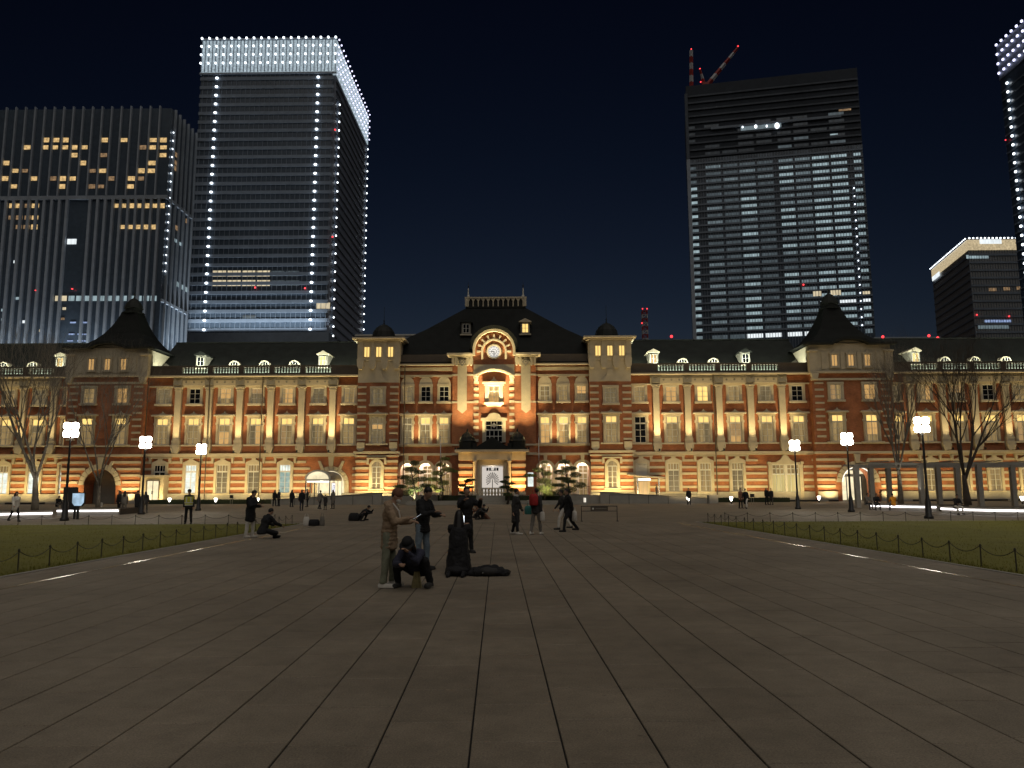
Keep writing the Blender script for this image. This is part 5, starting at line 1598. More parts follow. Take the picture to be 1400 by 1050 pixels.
# --- the dark tower with vertical fins on its left
TY1 = 260.0
x1R, z1T = at(235, 148, TY1); x1L = at(-40, 150, TY1)[0]
t1 = tower('hotel_tower', 'black glass tower with pale vertical fins and scattered warm lit windows', x1R, TY1, 0)
W1 = x1R - x1L
def loc1(px, py):
    X, Z = at(px, py, TY1); return X - x1R, Z
q = MB(); q.box(-W1, 0, 0, 21.5, 0, z1T); part('body', q, 'tower_glass', t1)
zb = loc1(150, 271)[1]
p_up = (loc1(217, 200)[0] - loc1(59, 200)[0]) / 12.0
k = 0
xx = loc1(217, 200)[0]
while xx > -W1:
    bx('fin', xx - .24, xx + .24, -.9, .01, zb + .8, z1T + .6, 'tower_fin', t1); xx -= p_up
p_lo = (loc1(211, 400)[0] - loc1(105, 400)[0]) / 10.0
xx = loc1(211, 400)[0]
while xx > -W1:
    if not (loc1(84, 400)[0] < xx < loc1(105, 400)[0]):
        bx('fin', xx - .42, xx + .42, -1.0, .01, 30, zb - .6, 'tower_fin', t1)
    xx -= p_lo
bx('belt', -W1, .5, -.8, .02, zb - .55, zb + .75, 'tower_fin', t1)
for i in range(6):
    y = 2.5 + i * 3.6
    bx('fin', -.01, .8, y - .25, y + .25, 30, z1T + .5, 'tower_fin', t1)
bx('belt', -.01, .6, 0.1, 21.4, zb - .5, zb + .6, 'tower_fin', t1)
bx('belt', -.01, .6, 0.1, 21.4, loc1(230, 412)[1], loc1(230, 412)[1] + 1.0, 'tower_fin', t1)
ww = lm('off_warm', 2.4, 1.65); wd = lm('off_warm_dim', 2.3, 1.5)
ROWS = {191.6: (63, 76.4, 89.4, 143, 170, 209.4, 223.6), 201.6: (37, 61.8, 75, 88.2, 101.6, 115.4, -195.6, 209, 223.6), 212.2: (101.6, -142, 223),
        223: (8.4, 113.6, 208), 233.6: (20.6, -33.6, -127, 140.4, 193.6, 207), 244.2: (7, 46, -73, 85.6, 99, -152, 180, -193), 255: (18.8, 85, -125.6, -138.4, 178.6),
        281.4: (17.6, 27, -38, 48.6, 157.6, 167.6, 178.6, 188.8, 200, 210.6, 221), 297.6: (-16, -26.6, -38, 48), 310.4: (-26, -36.4, 47, 166, 177, 188, 198.6, 209.4)}
for py, xs in ROWS.items():
    for px in xs:
        x, z = loc1(abs(px), py); obj('lit_window', ww if px > 0 else wd, t1, (x, -.02, z), None, (rng.uniform(.85, 1.05), 1, rng.uniform(.8, 1.05)))
w_w = lm('off_white', 3.2, 1.9); w_c = lm('off_cream', 2.2, 1.8); w_cd = lm('off_cool', 2.0, 1.8); w_b = lm('off_blue', 2.0, .5)
x, z = loc1(98.4, 330.4); obj('lit_window', w_w, t1, (x, -.02, z))
for px in (80, 87): x, z = loc1(px, 408); obj('lit_window', w_c, t1, (x, -.02, z))
for i in range(12): x, z = loc1(98 + 10.2 * i, 408); obj('lit_window', w_cd, t1, (x, -.02, z))
for px, py in ((100, 441), (117, 441), (98, 457), (110, 457), (119, 457), (96, 466), (110, 466), (119, 466)): x, z = loc1(px, py); obj('lit_window', w_b, t1, (x, -.02, z))
for px, py, mm in ((7, 411, w_cd), (4, 424, w_cd), (4, 437, w_cd), (4, 450, w_cd), (34, 440, w_w), (26, 440, w_cd), (68, 450, w_cd), (56, 452, w_c), (88, 422, w_c), (86, 436, wd), (24, 408, w_cd), (22, 358, w_w)):
    x, z = loc1(px, py); obj('lit_window', mm, t1, (x, -.02, z), None, (.5, 1, .5))
x, z = loc1(101, 396); obj('red_beacon', RBM, t1, (x, -1, z), None, (.9, .9, .5)); x, z = loc1(51, 398); obj('red_beacon', RBM, t1, (x, -1, z), None, (.7, .9, .4))
strip('podium_light', -W1 + 2, -2, -3.2, 45.0, 3500, 12, (.86, .95, 1.0), .6, t1, 80)
sl_ = strip('podium_light', -1, 1, 0, 0, 5500, 8, (.86, .95, 1.0), .6, t1, 80); sl_.location = (3.0, 10.5, 45.0); sl_.rotation_euler = (PI, R(10), 0); sl_.data.size = .6; sl_.data.size_y = 20
# corner strip of small lamps and lit windows on the narrow side
for i in range(18):
    py = 179 + 11.2 * i
    z = loc1(235, py)[1]; obj('facade_lamp', DOTM, t1, (.5, 1.3, z), None, (.35, .6, .45))
sw_ = MB(); sw_.box(0, .15, -1.2, 1.2, -.8, .8); swm = sw_.mesh('lit_window', 'off_warm_dim'); swc = sw_.mesh('lit_window', 'off_cool')
for y, py in ((5.5, 203), (5.5, 214), (5.5, 222), (17, 280), (9, 300)):
    obj('lit_window', swm, t1, (.0, y, loc1(240, py)[1]), None, (1, .8, 1))
for y in (11, 14, 17, 20): obj('lit_window', swc, t1, (.0, y, loc1(235, 376)[1]), None, (1, .9, 1.1))
for y in (7, 10, 13): obj('lit_window', swc, t1, (.0, y, loc1(235, 318)[1]), None, (1, .9, .7))

# --- the tower under construction
xA, _ = at(944, 300, 345.0); xB, _ = at(1186, 300, 330.0)
zT3 = 192.0
L3 = math.hypot(xB - xA, 15.0); A3 = math.atan2(-15.0, xB - xA)
t3 = tower('unfinished_tower', 'broad glass tower with many pale lit floors and cranes on its dark top', xA, 345.0, A3)
def loc3(px, py):
    """photograph point on the turned front -> (along, height)"""
    d = _f * F_PX + _r2 * (px - 700.0) - _u2 * (py - 525.0)
    n = Vector((math.sin(A3), -math.cos(A3), 0)); o = Vector((xA, 345.0, 0))
    s = (o - EYE).dot(n) / d.dot(n); p = EYE + d * s
    return (p.x - xA) * math.cos(A3) + (p.y - 345.0) * math.sin(A3), p.z
zU = loc3(1060, 208)[1]
q = MB(); q.box(0, L3, 0, 45, 0, zU); part('body', q, 'tower_glass', t3)
q = MB(); q.box(0, L3, .05, 45, zU + .01, zT3); part('upper_shell', q, 'shell_unlit', t3)
bx('corner_strip', -.8, .8, -.6, 1, 30, zU, 'tower_fin', t3); bx('corner_strip', -.7, .7, -.5, 1, zU + .01, zT3 - 4, 'rib_unlit', t3)
floors = []
z0 = loc3(1060, 458)[1]; z1 = loc3(1060, 212)[1]
NF = 25
for i in range(NF + 10):
    z = z0 + (z1 - z0) / NF * i
    if z < zT3 - 1: bx('floor_band', 0.9, L3 - .2, -.5, .01, z + 2.1, z + 2.9, 'tower_band' if z < zU - 3 else 'rib_unlit', t3)
colx = [(100, 145), (200, 285), (300, 385), (395, 485), (500, 590), (625, 705), (720, 805), (820, 915), (930, 1020), (1062, 1102)]
cols = []
for a, c in colx:
    xa3 = loc3(920 + a / 4.2, 300)[0]; xc3 = loc3(920 + c / 4.2, 300)[0]; cols.append((xa3, xc3))
bright = [.55, .22, .12, .62, .16, .58, .36, .80, .78, .55]
mm3 = {}
for k, mn in ((3, 'off_cool'), (2, 'off_cool_dim'), (1, 'off_cool_faint'), (4, 'off_white'), (5, 'off_cream')):
    for j, (a, c) in enumerate(cols): mm3[(k, j)] = lm(mn, c - a, (z1 - z0) / NF * .55, .1)
r3 = random.Random(9)
for i in range(NF):
    z = z0 + (z1 - z0) / NF * i
    for j, (a, c) in enumerate(cols):
        v = bright[j] * r3.uniform(.7, 1.25)
        k = 3 if v > .55 else (2 if v > .24 else 1)
        if i in (9, 10): k = 1 if j in (2, 3, 4, 5, 6, 7) else 2
        if i in (0,) and 3 <= j <= 7: k = 4
        if i == 4 and j >= 7: k = 4
        if i == 5 and j in (9,): k = 5
        if i == 19 and j in (7, 8): k = 4 if False else 3
        if i > 21 and j < 5: k = 1 if r3.random() < .6 else 2
        if r3.random() < .05: k = 1
        obj('lit_window', mm3[(k, j)], t3, ((a + c) / 2, -.06, z))
mg = [lm('off_ghost', c - a, (z1 - z0) / NF * .55, .1) for a, c in cols]
for i in range(NF, NF + 6):
    for j, (a, c) in enumerate(cols):
        if r3.random() < .62: obj('lit_window', mg[j] if r3.random() < .85 else mm3[(1, j)], t3, ((a + c) / 2, -.06, z0 + (z1 - z0) / NF * i))
for j in (6, 7):
    x, z = (cols[j][0] + cols[j][1]) / 2, z0 + (z1 - z0) / NF * 5.3
    obj('lit_window', mm3[(5, j)], t3, (x + 3, -.1, z), None, (.6, 1, 1.2))
for i in range(60):
    x = 4 + (L3 - 6) * i / 59; bx('mullion', x - .09, x + .09, -.32, -.0, 40, zU - .1, 'tower_band', t3)
# working floor with site lamps, upper shell
x, z = loc3(1040, 172); q = MB(); q.box(-9, 9, -.4, 0, -1.6, .4); part('site_floor', q, 'off_cool_dim', t3, (x, 0, z))
for px, s in ((1015, .5), (1033, .9), (1048, .6), (1062, 1.5)):
    x, z = loc3(px, 175 - (px - 1015) * .04); obj('site_lamp', DOTM, t3, (x, -1.0, z), None, (s * 1.1, .6, s * 1.6))
x, z = loc3(1155, 150); q = MB(); q.box(-2.6, 2.6, -.3, 0, -.5, .6); part('lit_window', q, 'off_warm_dim', t3, (x, 0, z))
x, z = loc3(1140, 184); q = MB(); q.box(-1.6, 1.6, -.3, 0, -.25, .3); part('lit_window', q, 'off_cool', t3, (x, 0, z))
bx('site_deck', loc3(972, 178)[0], loc3(1150, 165)[0], -.9, .02, loc3(1060, 172)[1] + .9, loc3(1060, 172)[1] + 2.0, 'tower_band', t3)
for i in range(18):
    py = 258 + 11 * i
    if py < 455:
        x, z = loc3(1167 + (py - 258) * .06, py); obj('facade_lamp', DOTM, t3, (x, -.8, z), None, (.42, .5, .55))
for px, py in ((1098, 390),):
    x, z = loc3(px, py); obj('red_beacon', RBM, t3, (x, -1, z))
# tower cranes on top: striped lattice-like masts
def striped(t, p0, p1, r0, r1, n, name):
    P0, P1 = Vector(p0), Vector(p1)
    for i in range(n):
        a, c = P0.lerp(P1, i / n), P0.lerp(P1, (i + 1) / n)
        q = MB(); q.tube([a, c], [r0 + (r1 - r0) * i / n, r0 + (r1 - r0) * (i + 1) / n], 4)
        part(name, q, 'crane_red' if i % 2 == 0 else 'crane_white', t)
def crane_thing(px, py0, label):
    X, Z = at(px, py0, 347.0)
    return thing('tower_crane', label, 'crane', (X, 347.0, zT3), 0, 'cranes on the unfinished tower'), X
def dxz(X, px, py):
    x, z = at(px, py, 347.0); return (x - X, 0, z - zT3)
c1, X = crane_thing(945, 113, 'red and white crane jib standing upright on the unfinished tower')
striped(c1, (0, 0, 0), dxz(X, 945, 69), 1.0, .8, 6, 'jib'); obj('red_beacon', RBM, c1, dxz(X, 945, 67), None, (.8, .8, .8))
c2, X = crane_thing(964, 112, 'red and white crane with its jib raised slantwise on the unfinished tower')
q = MB(); q.box(-1.6, 1.6, -1.6, 1.6, 0, 2.4); part('cab', q, 'crane_red', c2)
striped(c2, (1, 0, 1.5), dxz(X, 1009, 65), 1.2, .6, 7, 'jib'); striped(c2, (-.5, 0, 2.4), dxz(X, 957, 95), .8, .5, 3, 'strut')
for px, py in ((1009, 63), (957, 94), (958, 112)): obj('red_beacon', RBM, c2, dxz(X, px, py), None, (.9, .9, .8))

# --- the twin tower at the right edge (narrow side in view)
x4, z4 = at(1363, 62, 330.0)
t4 = tower('twin_tower', 'tall dark tower edge with violet lamp grid crown and white lamp column', x4, 330.0, 0)
q = MB(); q.box(0, 22, -73, 0, 0, z4 - 17); part('body', q, 'tower_glass', t4)
q = MB(); q.box(-.3, 22.3, -73, .3, z4 - 17, z4 - .6); part('crown', q, 'tower_band', t4)
for i in range(20):
    for j in range(4):
        obj('crown_lamp', DOTV, t4, (-1.0, -1.0 - 3.6 * i, z4 - .4 - 4.6 * j), None, (.8, 1.0, 1.0))
for i in range(34):
    obj('facade_lamp', DOTM, t4, (-.8, -5.5, z4 - 21.5 - 4.15 * i), None, (.8, 1.0, 1.0))
    bx('floor_band', -.35, .02, -73, -.2, z4 - 23.5 - 4.15 * i, z4 - 22.9 - 4.15 * i, 'tower_band', t4)
obj('red_beacon', RBM, t4, (-1.0, -1.2, at(1375, 193, 330)[1]), None, (.8, .8, .8))

# --- the lower block with the golden rim
xN, zN = at(1322, 325, 380.0)
t5 = tower('golden_rim_block', 'grey office block with a golden lit rim and white roof sign', xN, 380.0, 0)
xF, zF = at(1274, 368, 434.0)
A5 = math.atan2(54.0, xF - xN)
q = MB()
pts = [(0, 0), (46, 0), (46 + (xF - xN), 54), (xF - xN, 54)]
def prismz(b, P, z0, z1):
    n = len(P); b.add([(x, y, z0) for x, y in P] + [(x, y, z1) for x, y in P], [tuple(range(n - 1, -1, -1)), tuple(range(n, 2 * n))] + [(i, (i + 1) % n, (i + 1) % n + n, i + n) for i in range(n)])
zr = at(1340, 342, 380.0)[1]
prismz(q, pts, 0, zr); part('body', q, 'block_grey', t5)
q = MB(); prismz(q, [(-.4, -.4), (46, -.4), (46 + (xF - xN), 54), (xF - xN - .4, 54)], zr + .01, zN - 1.2); part('golden_rim', q, 'crown_gold', t5)
for i in range(24):
    x = .6 + 45 * i / 23; obj('rim_lamp', DOTM, t5, (x, -1.0, zN - .6), None, (.8, .6, .7))
for i in range(26):
    f = i / 25; obj('rim_lamp', DOTM, t5, ((xF - xN) * f - 1.0, 54 * f, zN - .6), None, (.5, .6, .55))
for i in range(12):
    z = zr - 3.0 - 4.0 * i
    bx('floor_band', .1, 46, -.35, .01, z, z + 1.0, 'tower_band', t5)
    q = MB(); q.box(0, math.hypot(54, xF - xN), -.02, .3, 0, .8); part('floor_band', q, 'tower_band', t5, (0, 0, z - .6), (0, 0, A5))
for i in range(36): bx('mullion', 46 * i / 35 - .08, 46 * i / 35 + .08, -.28, 0, 60, zr, 'tower_band', t5)
def loc5(px, py):
    X, Z = at(px, py, 380.0); return X - xN, Z
x, z = loc5(1353, 331); q = MB(); q.box(-5.4, 5.4, -.4, 0, -1.1, 1.2); part('roof_sign', q, 'off_white', t5, (x, -.6, z))
x, z = loc5(1336, 351); q = MB(); q.box(-5.5, 5.5, -.2, 0, -.9, .9); part('lit_window', q, 'off_cool', t5, (x, 0, z))
for px, py, w in ((1357, 396, 1.8), (1376, 395, 1.6), (1394, 394, 1.8)):
    x, z = loc5(px, py); q = MB(); q.box(-w, w, -.2, 0, -.7, .8); part('lit_window', q, 'off_warm_dim', t5, (x, 0, z))
x, z = loc5(1364, 439); q = MB(); q.box(-6.5, 6.5, -.2, 0, -.6, .6); part('lit_window', q, 'off_blue', t5, (x, 0, z))
x, z = loc5(1358, 447); q = MB(); q.box(-7.5, 7.5, -.2, 0, -.9, .9); part('lit_window', q, 'off_cool_dim', t5, (x, 0, z))
for px, py in ((1334, 431), (1378, 433)): x, z = loc5(px, py); obj('red_beacon', RBM, t5, (x, -1.0, z))
x, z = loc5(1288, 371); q = MB(); q.box(2, 14, -.3, 0, -1.2, 1.2); part('roof_sign', q, 'off_white', t5, (xF - xN - 1.0 - math.cos(A5) * 16, 54 - math.sin(A5) * 16, zF - 6.5), (0, 0, A5))

# --- low roofs, masts and beacons between the towers
X, Z = at(881, 425, 300.0)
t = thing('radio_mast', 'red and white lattice mast with red beacons behind the station roof', 'mast', (X, 300.0, 0))
H = Z
for i in range(10):
    z0_, z1_ = H - 16 + 1.6 * i, H - 16 + 1.6 * (i + 1)
    q = MB(); r = .95
    for sx_, sy_ in ((-1, -1), (1, -1), (1, 1), (-1, 1)):
        q.tube([(sx_ * r, sy_ * r, z0_), (sx_ * r, sy_ * r, z1_)], .18, 4)
        q.tube([(sx_ * r, sy_ * r, z0_), (-sy_ * r if sx_ * sy_ < 0 else -sx_ * r, sy_ * r, z1_)], .12, 4)
    q.box(-r, r, -r, r, z1_ - .15, z1_)
    part('mast_section', q, 'crane_red' if i % 2 else 'crane_white', t)
q = MB(); q.box(-1, 1, -1, 1, 0, H - 16); part('mast_base', q, 'tower_band', t)
for dx, dz in ((-.9, .6), (.9, .6), (-1.3, -5.2)): obj('red_beacon', RBM, t, (dx, -1.1, H + dz), None, (.7, .7, .7))
for px, py, lab in ((918, 460, 'red beacon on a short pole beside the radio mast'), (866, 463.5, 'small red beacon beside the slim tower roof'), (1207, 460.5, 'large red beacon by the concave slate roof'), (1270, 459, 'red beacon below the golden rimmed block'), (1282, 462, 'small red beacon at the foot of the golden rimmed block')):
    X, Z = at(px, py, 200.0)
    t = thing('beacon_pole', lab, 'beacon', (X, 200.0, 0), 0, 'red roof beacons')
    q = MB(); q.tube([(0, 0, 0), (0, 0, Z - .4)], .12, 5); part('pole', q, 'iron', t)
    obj('red_beacon', RBM, t, (0, 0, Z), None, (.95, .95, .95))
X0, Z0 = at(486, 458, 210.0); X1, _ = at(592, 458, 210.0)
t = thing('platform_roof', 'pale steel canopy roof with braced posts seen past the domed tower', 'roof', (X0, 210.0, 0))
L = X1 - X0
q = MB(); q.box(0, L, 0, 8, Z0 - 1.0, Z0 - .3); part('roof_deck', q, 'tower_fin', t)
q = MB(); q.box(0, L, -.3, .2, Z0 - .28, Z0 + .1); part('roof_edge', q, 'white_paint', t)
for i in range(14):
    x = L * i / 13; q = MB(); q.box(x - .2, x + .2, 0, .4, 0, Z0 - 1.0); part('post', q, 'tower_fin', t)
q = MB(); q.box(0, L, 2, 7.8, 0, Z0 - 3); part('back_wall', q, 'tower_glass', t)
X0, Z0 = at(1196, 461, 240.0); X1, _ = at(1284, 461, 240.0)
t = thing('low_roof', 'flat grey roof edge between the unfinished tower and golden rimmed block', 'building', (X0, 240.0, 0))
q = MB(); q.box(0, X1 - X0, 0, 14, 0, Z0 - .5); part('wall', q, 'tower_band', t); q = MB(); q.box(-.3, X1 - X0 + .3, -.3, 14.3, Z0 - .49, Z0); part('roof', q, 'tower_fin', t)
# ------------------------------------------------------------------ people
mat('skin', (.42, .26, .18), .55, namt=.1)
mat('hair_black', (.012, .010, .010), .45, namt=.2)
mat('cloth_black', (.012, .012, .014), .85, nscale=6, namt=.4)
mat('cloth_navy', (.03, .032, .055), .85, nscale=6, namt=.3)
mat('cloth_char', (.035, .034, .034), .85, nscale=6, namt=.3)
mat('cloth_tan', (.30, .215, .14), .85, nscale=6, namt=.25, fine=40)
mat('cloth_olive', (.20, .21, .15), .85, nscale=6, namt=.25, fine=40)
mat('cloth_jeans', (.16, .21, .26), .85, nscale=6, namt=.25, fine=60)
mat('cloth_grey', (.17, .155, .135), .85, nscale=6, namt=.25)
mat('cloth_white', (.60, .57, .52), .8, nscale=6, namt=.15)
mat('cloth_red', (.42, .03, .03), .8, nscale=6, namt=.25)
mat('cloth_teal', (.06, .26, .24), .8, nscale=6, namt=.2)
mat('cloth_brown', (.16, .075, .045), .85, nscale=8, namt=.3)
mat('cloth_orange', (.75, .30, .02), .8, nscale=6, namt=.15)
mat('vest_yellow', (.62, .60, .06), .6, nscale=6, namt=.1)
mat('vest_reflect', (.75, .75, .70), .4, namt=.05)
mat('straw', (.42, .36, .18), .9, nscale=10, namt=.3)

_tmp_scene = bpy.data.scenes.new('remesh')
def remesh(b, voxel, smooth=3):
    """one continuous skin round overlapping shapes"""
    me = bpy.data.meshes.new('tmp'); me.from_pydata(b.v, [], b.f); me.update()
    o = bpy.data.objects.new('tmp', me); _tmp_scene.collection.objects.link(o)
    m = o.modifiers.new('r', 'REMESH'); m.mode = 'VOXEL'; m.voxel_size = voxel
    if smooth:
        k = o.modifiers.new('s', 'SMOOTH'); k.iterations = smooth; k.factor = .5
    with bpy.context.temp_override(scene=_tmp_scene, view_layer=_tmp_scene.view_layers[0]):
        dg = bpy.context.evaluated_depsgraph_get()
        dg.update()
    ev = o.evaluated_get(dg).to_mesh()
    r = MB()
    r.v = [tuple(v.co) for v in ev.vertices]; r.f = [tuple(p.vertices) for p in ev.polygons]; r.m = [0] * len(r.f)
    o.evaluated_get(dg).to_mesh_clear()
    bpy.data.objects.remove(o); bpy.data.meshes.remove(me)
    return r

from mathutils import noise as mnoise
def folds(r, amt, freq=11.0):
    """creases of cloth: push the skin in and out with a stretched noise"""
    out = []
    for v in r.v:
        p = Vector(v)
        n = mnoise.noise_vector(Vector((p.x * freq, p.y * freq, p.z * freq * .55))) + .5 * mnoise.noise_vector(p * freq * 2.3)
        out.append(tuple(p + Vector((n.x, n.y, n.z * .3)) * amt))
    r.v = out
    return r

def cap(b, p, q, r0, r1, n=9):
    p, q = Vector(p), Vector(q)
    b.tube([p, p.lerp(q, .5), q], [r0, (r0 + r1) / 2, r1], n)
    b.ellipsoid(p, (r0,) * 3, n, 6); b.ellipsoid(q, (r1,) * 3, n, 6)

def adir(a, bb, side):
    a, bb = R(a), R(bb)
    return Vector((side * math.sin(bb), -math.sin(a) * math.cos(bb), -math.cos(a) * math.cos(bb)))

POSE = {
    'stand': dict(tl=2, hp=4, aL=(4, 9, 14, 4), aR=(2, 9, 12, 4), lL=(2, 4, 0, 3), lR=(-2, 4, -3, 3)),
    'phone': dict(tl=4, hp=24, aL=(22, 10, 92, -22), aR=(28, 8, 105, -18), lL=(3, 4, 0, 3), lR=(-3, 4, -4, 3)),
    'walk': dict(tl=5, hp=4, aL=(-22, 8, -6, 4), aR=(24, 8, 40, 2), lL=(26, 2, 8, 2), lR=(-16, 2, -38, 2)),
    'step': dict(tl=3, hp=4, aL=(12, 9, 30, 2), aR=(-10, 9, 4, 3), lL=(-8, 3, -18, 2), lR=(12, 3, 6, 2)),
    'photo': dict(tl=2, hp=0, aL=(52, 26, 128, -16), aR=(52, 26, 128, -16), lL=(2, 5, 0, 4), lR=(-2, 5, -2, 4)),
    'crouch': dict(tl=44, hp=16, aL=(62, 4, 138, -22), aR=(52, 2, 96, -38), lL=(122, 24, -24, 4), lR=(118, 26, -24, 4)),
    'kneel': dict(tl=3, hp=-2, aL=(72, 8, 118, -20), aR=(72, 8, 118, -20), lL=(6, 8, -88, 0), lR=(6, 8, -88, 0), foot=-1),
    'floor': dict(tl=22, hp=16, aL=(40, 16, 70, -4), aR=(40, 16, 70, -4), lL=(78, 34, 52, -60), lR=(74, 34, 50, -60)),
    'sit': dict(tl=12, hp=12, aL=(30, 10, 70, -10), aR=(34, 10, 76, -10), lL=(86, 8, 2, 4), lR=(84, 8, 6, 4)),
}

def figure(label, loc, rz, H=1.68, pose='stand', top='cloth_black', hem=.16, flare=1.0, legs='cloth_black', shoe='cloth_black', head='hair', near=0,
           long_hair=False, hat=None, group='people on the plaza', bulk=1.0, hood=None, skirt=None, scarf=None, lift=0.0):
    s = H / 1.70
    po = POSE[pose]
    vox = {0: .042, 1: .026, 2: .016}[near]
    tl = R(po['tl']); hd = R(po['tl'] * .6 + po['hp'])
    sp = Vector((0, -math.sin(tl), math.cos(tl)))
    M = Matrix.Rotation(tl, 3, 'X')
    P = Vector((0, 0, 0))
    nb = P + sp * (.49 * s)
    hv = Vector((0, -math.sin(hd), math.cos(hd)))
    MH = Matrix.Rotation(hd, 3, 'X')
    hc = nb + hv * (.185 * s) + MH @ Vector((0, -.018 * s, 0))
    J = {}
    for side, k in ((1, 'L'), (-1, 'R')):
        sh = nb - sp * (.045 * s) + Vector((side * .172 * s, 0, 0))
        a = po['a' + k]
        el = sh + adir(a[0], a[1], side) * (.285 * s); wr = el + adir(a[2], a[3], side) * (.25 * s)
        hp_ = P - sp * (.02 * s) + Vector((side * .088 * s, 0, 0))
        l = po['l' + k]
        kn = hp_ + adir(l[0], l[1], side) * (.43 * s); an = kn + adir(l[2], l[3], side) * (.40 * s)
        J[k] = (side, sh, el, wr, hp_, kn, an, adir(a[2], a[3], side))
    fd = po.get('foot', 1)
    def foot(an):
        return (Vector((0, -.17 * s, -.045 * s)), Vector((0, .05 * s, -.045 * s))) if fd > 0 else (Vector((0, .16 * s, -.02 * s)), Vector((0, -.02, 0)))
    # --- the body, one skin
    b = MB()
    b.ellipsoid(hc, (.074 * s, .092 * s, .112 * s), 12, 9, MH)
    b.ellipsoid(hc + MH @ Vector((0, -.030 * s, -.055 * s)), (.052 * s, .058 * s, .062 * s), 10, 7, MH)
    b.ellipsoid(hc + MH @ Vector((0, -.095 * s, -.018 * s)), (.016 * s, .024 * s, .028 * s), 8, 6, MH)
    for q in (-1, 1): b.ellipsoid(hc + MH @ Vector((q * .077 * s, .008 * s, -.012 * s)), (.014 * s, .022 * s, .032 * s), 8, 6, MH)
    cap(b, nb - sp * .02, hc - hv * (.07 * s), .055 * s, .05 * s)
    b.ellipsoid(P, (.152 * s, .11 * s, .12 * s), 12, 8, M)
    b.ellipsoid(P + sp * (.14 * s), (.135 * s, .098 * s, .14 * s), 12, 8, M)
    b.ellipsoid(P + sp * (.31 * s), (.165 * s, .112 * s, .17 * s), 12, 8, M)
    cap(b, J['L'][1], J['R'][1], .056 * s, .056 * s)
    for k in 'LR':
        side, sh, el, wr, h_, kn, an, hdv = J[k]
        cap(b, sh, el, .05 * s, .041 * s); cap(b, el, wr, .041 * s, .029 * s)
        cap(b, h_, kn, .082 * s, .056 * s); cap(b, kn, an, .056 * s, .040 * s)
        f0, f1 = foot(an); cap(b, an + f1, an + f0, .036 * s, .030 * s)
    body = remesh(b, vox, 2)
    # hands: palm, four unequal bent fingers, thumb from the side of the palm
    for k in 'LR':
        side, sh, el, wr, h_, kn, an, hdv = J[k]
        hdv = hdv.normalized()
        wd = hdv.cross(Vector((0, 0, 1)) if abs(hdv.z) < .9 else Vector((0, 1, 0))).normalized()
        nrm = hdv.cross(wd)
        pc = wr + hdv * (.045 * s)
        rot = Matrix((wd, nrm, hdv)).transposed()
        body.ellipsoid(pc, (.042 * s, .018 * s, .055 * s), 8, 6, rot)
        if near:
            for i, L in enumerate((.066, .076, .072, .056)):
                o0 = pc + hdv * (.04 * s) + wd * ((i - 1.5) * .021 * s)
                m_ = o0 + (hdv * .8 + nrm * .35).normalized() * (L * .55 * s); e_ = m_ + (hdv * .35 + nrm * .9).normalized() * (L * .45 * s)
                body.tube([o0, m_, e_], [.0095 * s, .009 * s, .007 * s], 6)
            t0 = pc - wd * (.036 * s) - hdv * (.015 * s)
            body.tube([t0, t0 - wd * (.026 * s) + hdv * (.026 * s), t0 - wd * (.024 * s) + hdv * (.055 * s) + nrm * (.012 * s)], [.011 * s, .010 * s, .008 * s], 6)
    zmin = min(v[2] for v in body.v)
    if pose in ('kneel',): zmin = min(J['L'][5].z, J['R'][5].z) - .055 * s
    if pose == 'floor': zmin = min(zmin, -.12 * s)
    sh_z = -zmin + .012 + lift
    t = thing('person', label, 'person', (loc[0], loc[1], 0), rz, group)
    up = (0, 0, sh_z)
    part('body', body, 'skin', t, up, smooth=True)
    # --- top garment
    g = 1.0 + .12 * bulk
    b = MB()
    b.ellipsoid(P + sp * (.31 * s), (.178 * s * g, .13 * s * g, .185 * s), 12, 8, M)
    b.ellipsoid(P + sp * (.14 * s), (.15 * s * g, .118 * s * g, .16 * s), 12, 8, M)
    cap(b, J['L'][1], J['R'][1], .066 * s * g, .066 * s * g)
    cap(b, nb - sp * .03, nb + sp * (.035 * s), .085 * s, .07 * s)
    for k in 'LR':
        side, sh, el, wr = J[k][:4]
        cap(b, sh, el, .066 * s * g, .056 * s * g); cap(b, el, el.lerp(wr, .92), .056 * s * g, .044 * s * g)
    dn = -sp if pose not in ('crouch', 'floor', 'sit') else -sp
    hv_ = Vector((0, 0, -1)) if pose in ('kneel', 'stand', 'phone', 'photo', 'walk', 'step') else dn
    steps = 5
    for i in range(steps + 1):
        f = i / steps
        c = P + sp * (.10 * s) * (1 - f) + hv_ * (hem * s * f)
        b.ellipsoid(c, (.155 * s * g * (1 + (flare - 1) * f), .125 * s * g * (1 + (flare - 1) * f), max(.05 * s, hem * s * .32)), 12, 6)
    if hood: cap(b, nb + Vector((-.07 * s, .06 * s, .02 * s)), nb + Vector((.07 * s, .06 * s, .02 * s)), .06 * s, .06 * s)
    if skirt:
        z_k = -sh_z + .015
        rg_ = random.Random(2)
        prof = [((.175 + .10 * f) * s, .36 + (z_k - .36) * f) for f in (1.0, .9, .75, .6, .45, .3, .15)] + [(.165 * s, .36), (.12 * s, .42), (.05 * s, .46)]
        b.lathe(prof, 20, (0, .03, 0), 0, 0, 1.0, skirt)
        b.ellipsoid((0, .14, z_k + .09), (.22, .26, .10), 14, 8)
    cm = folds(remesh(b, vox, 3), .020 if near else .012)
    if skirt: cm.v = [(v[0], v[1], max(v[2], -sh_z + .004)) for v in cm.v]
    part('coat' if hem > .3 or skirt else 'jacket', cm, top, t, up, smooth=True)
    # --- trousers
    b = MB()
    b.ellipsoid(P, (.162 * s, .122 * s, .125 * s), 12, 8, M)
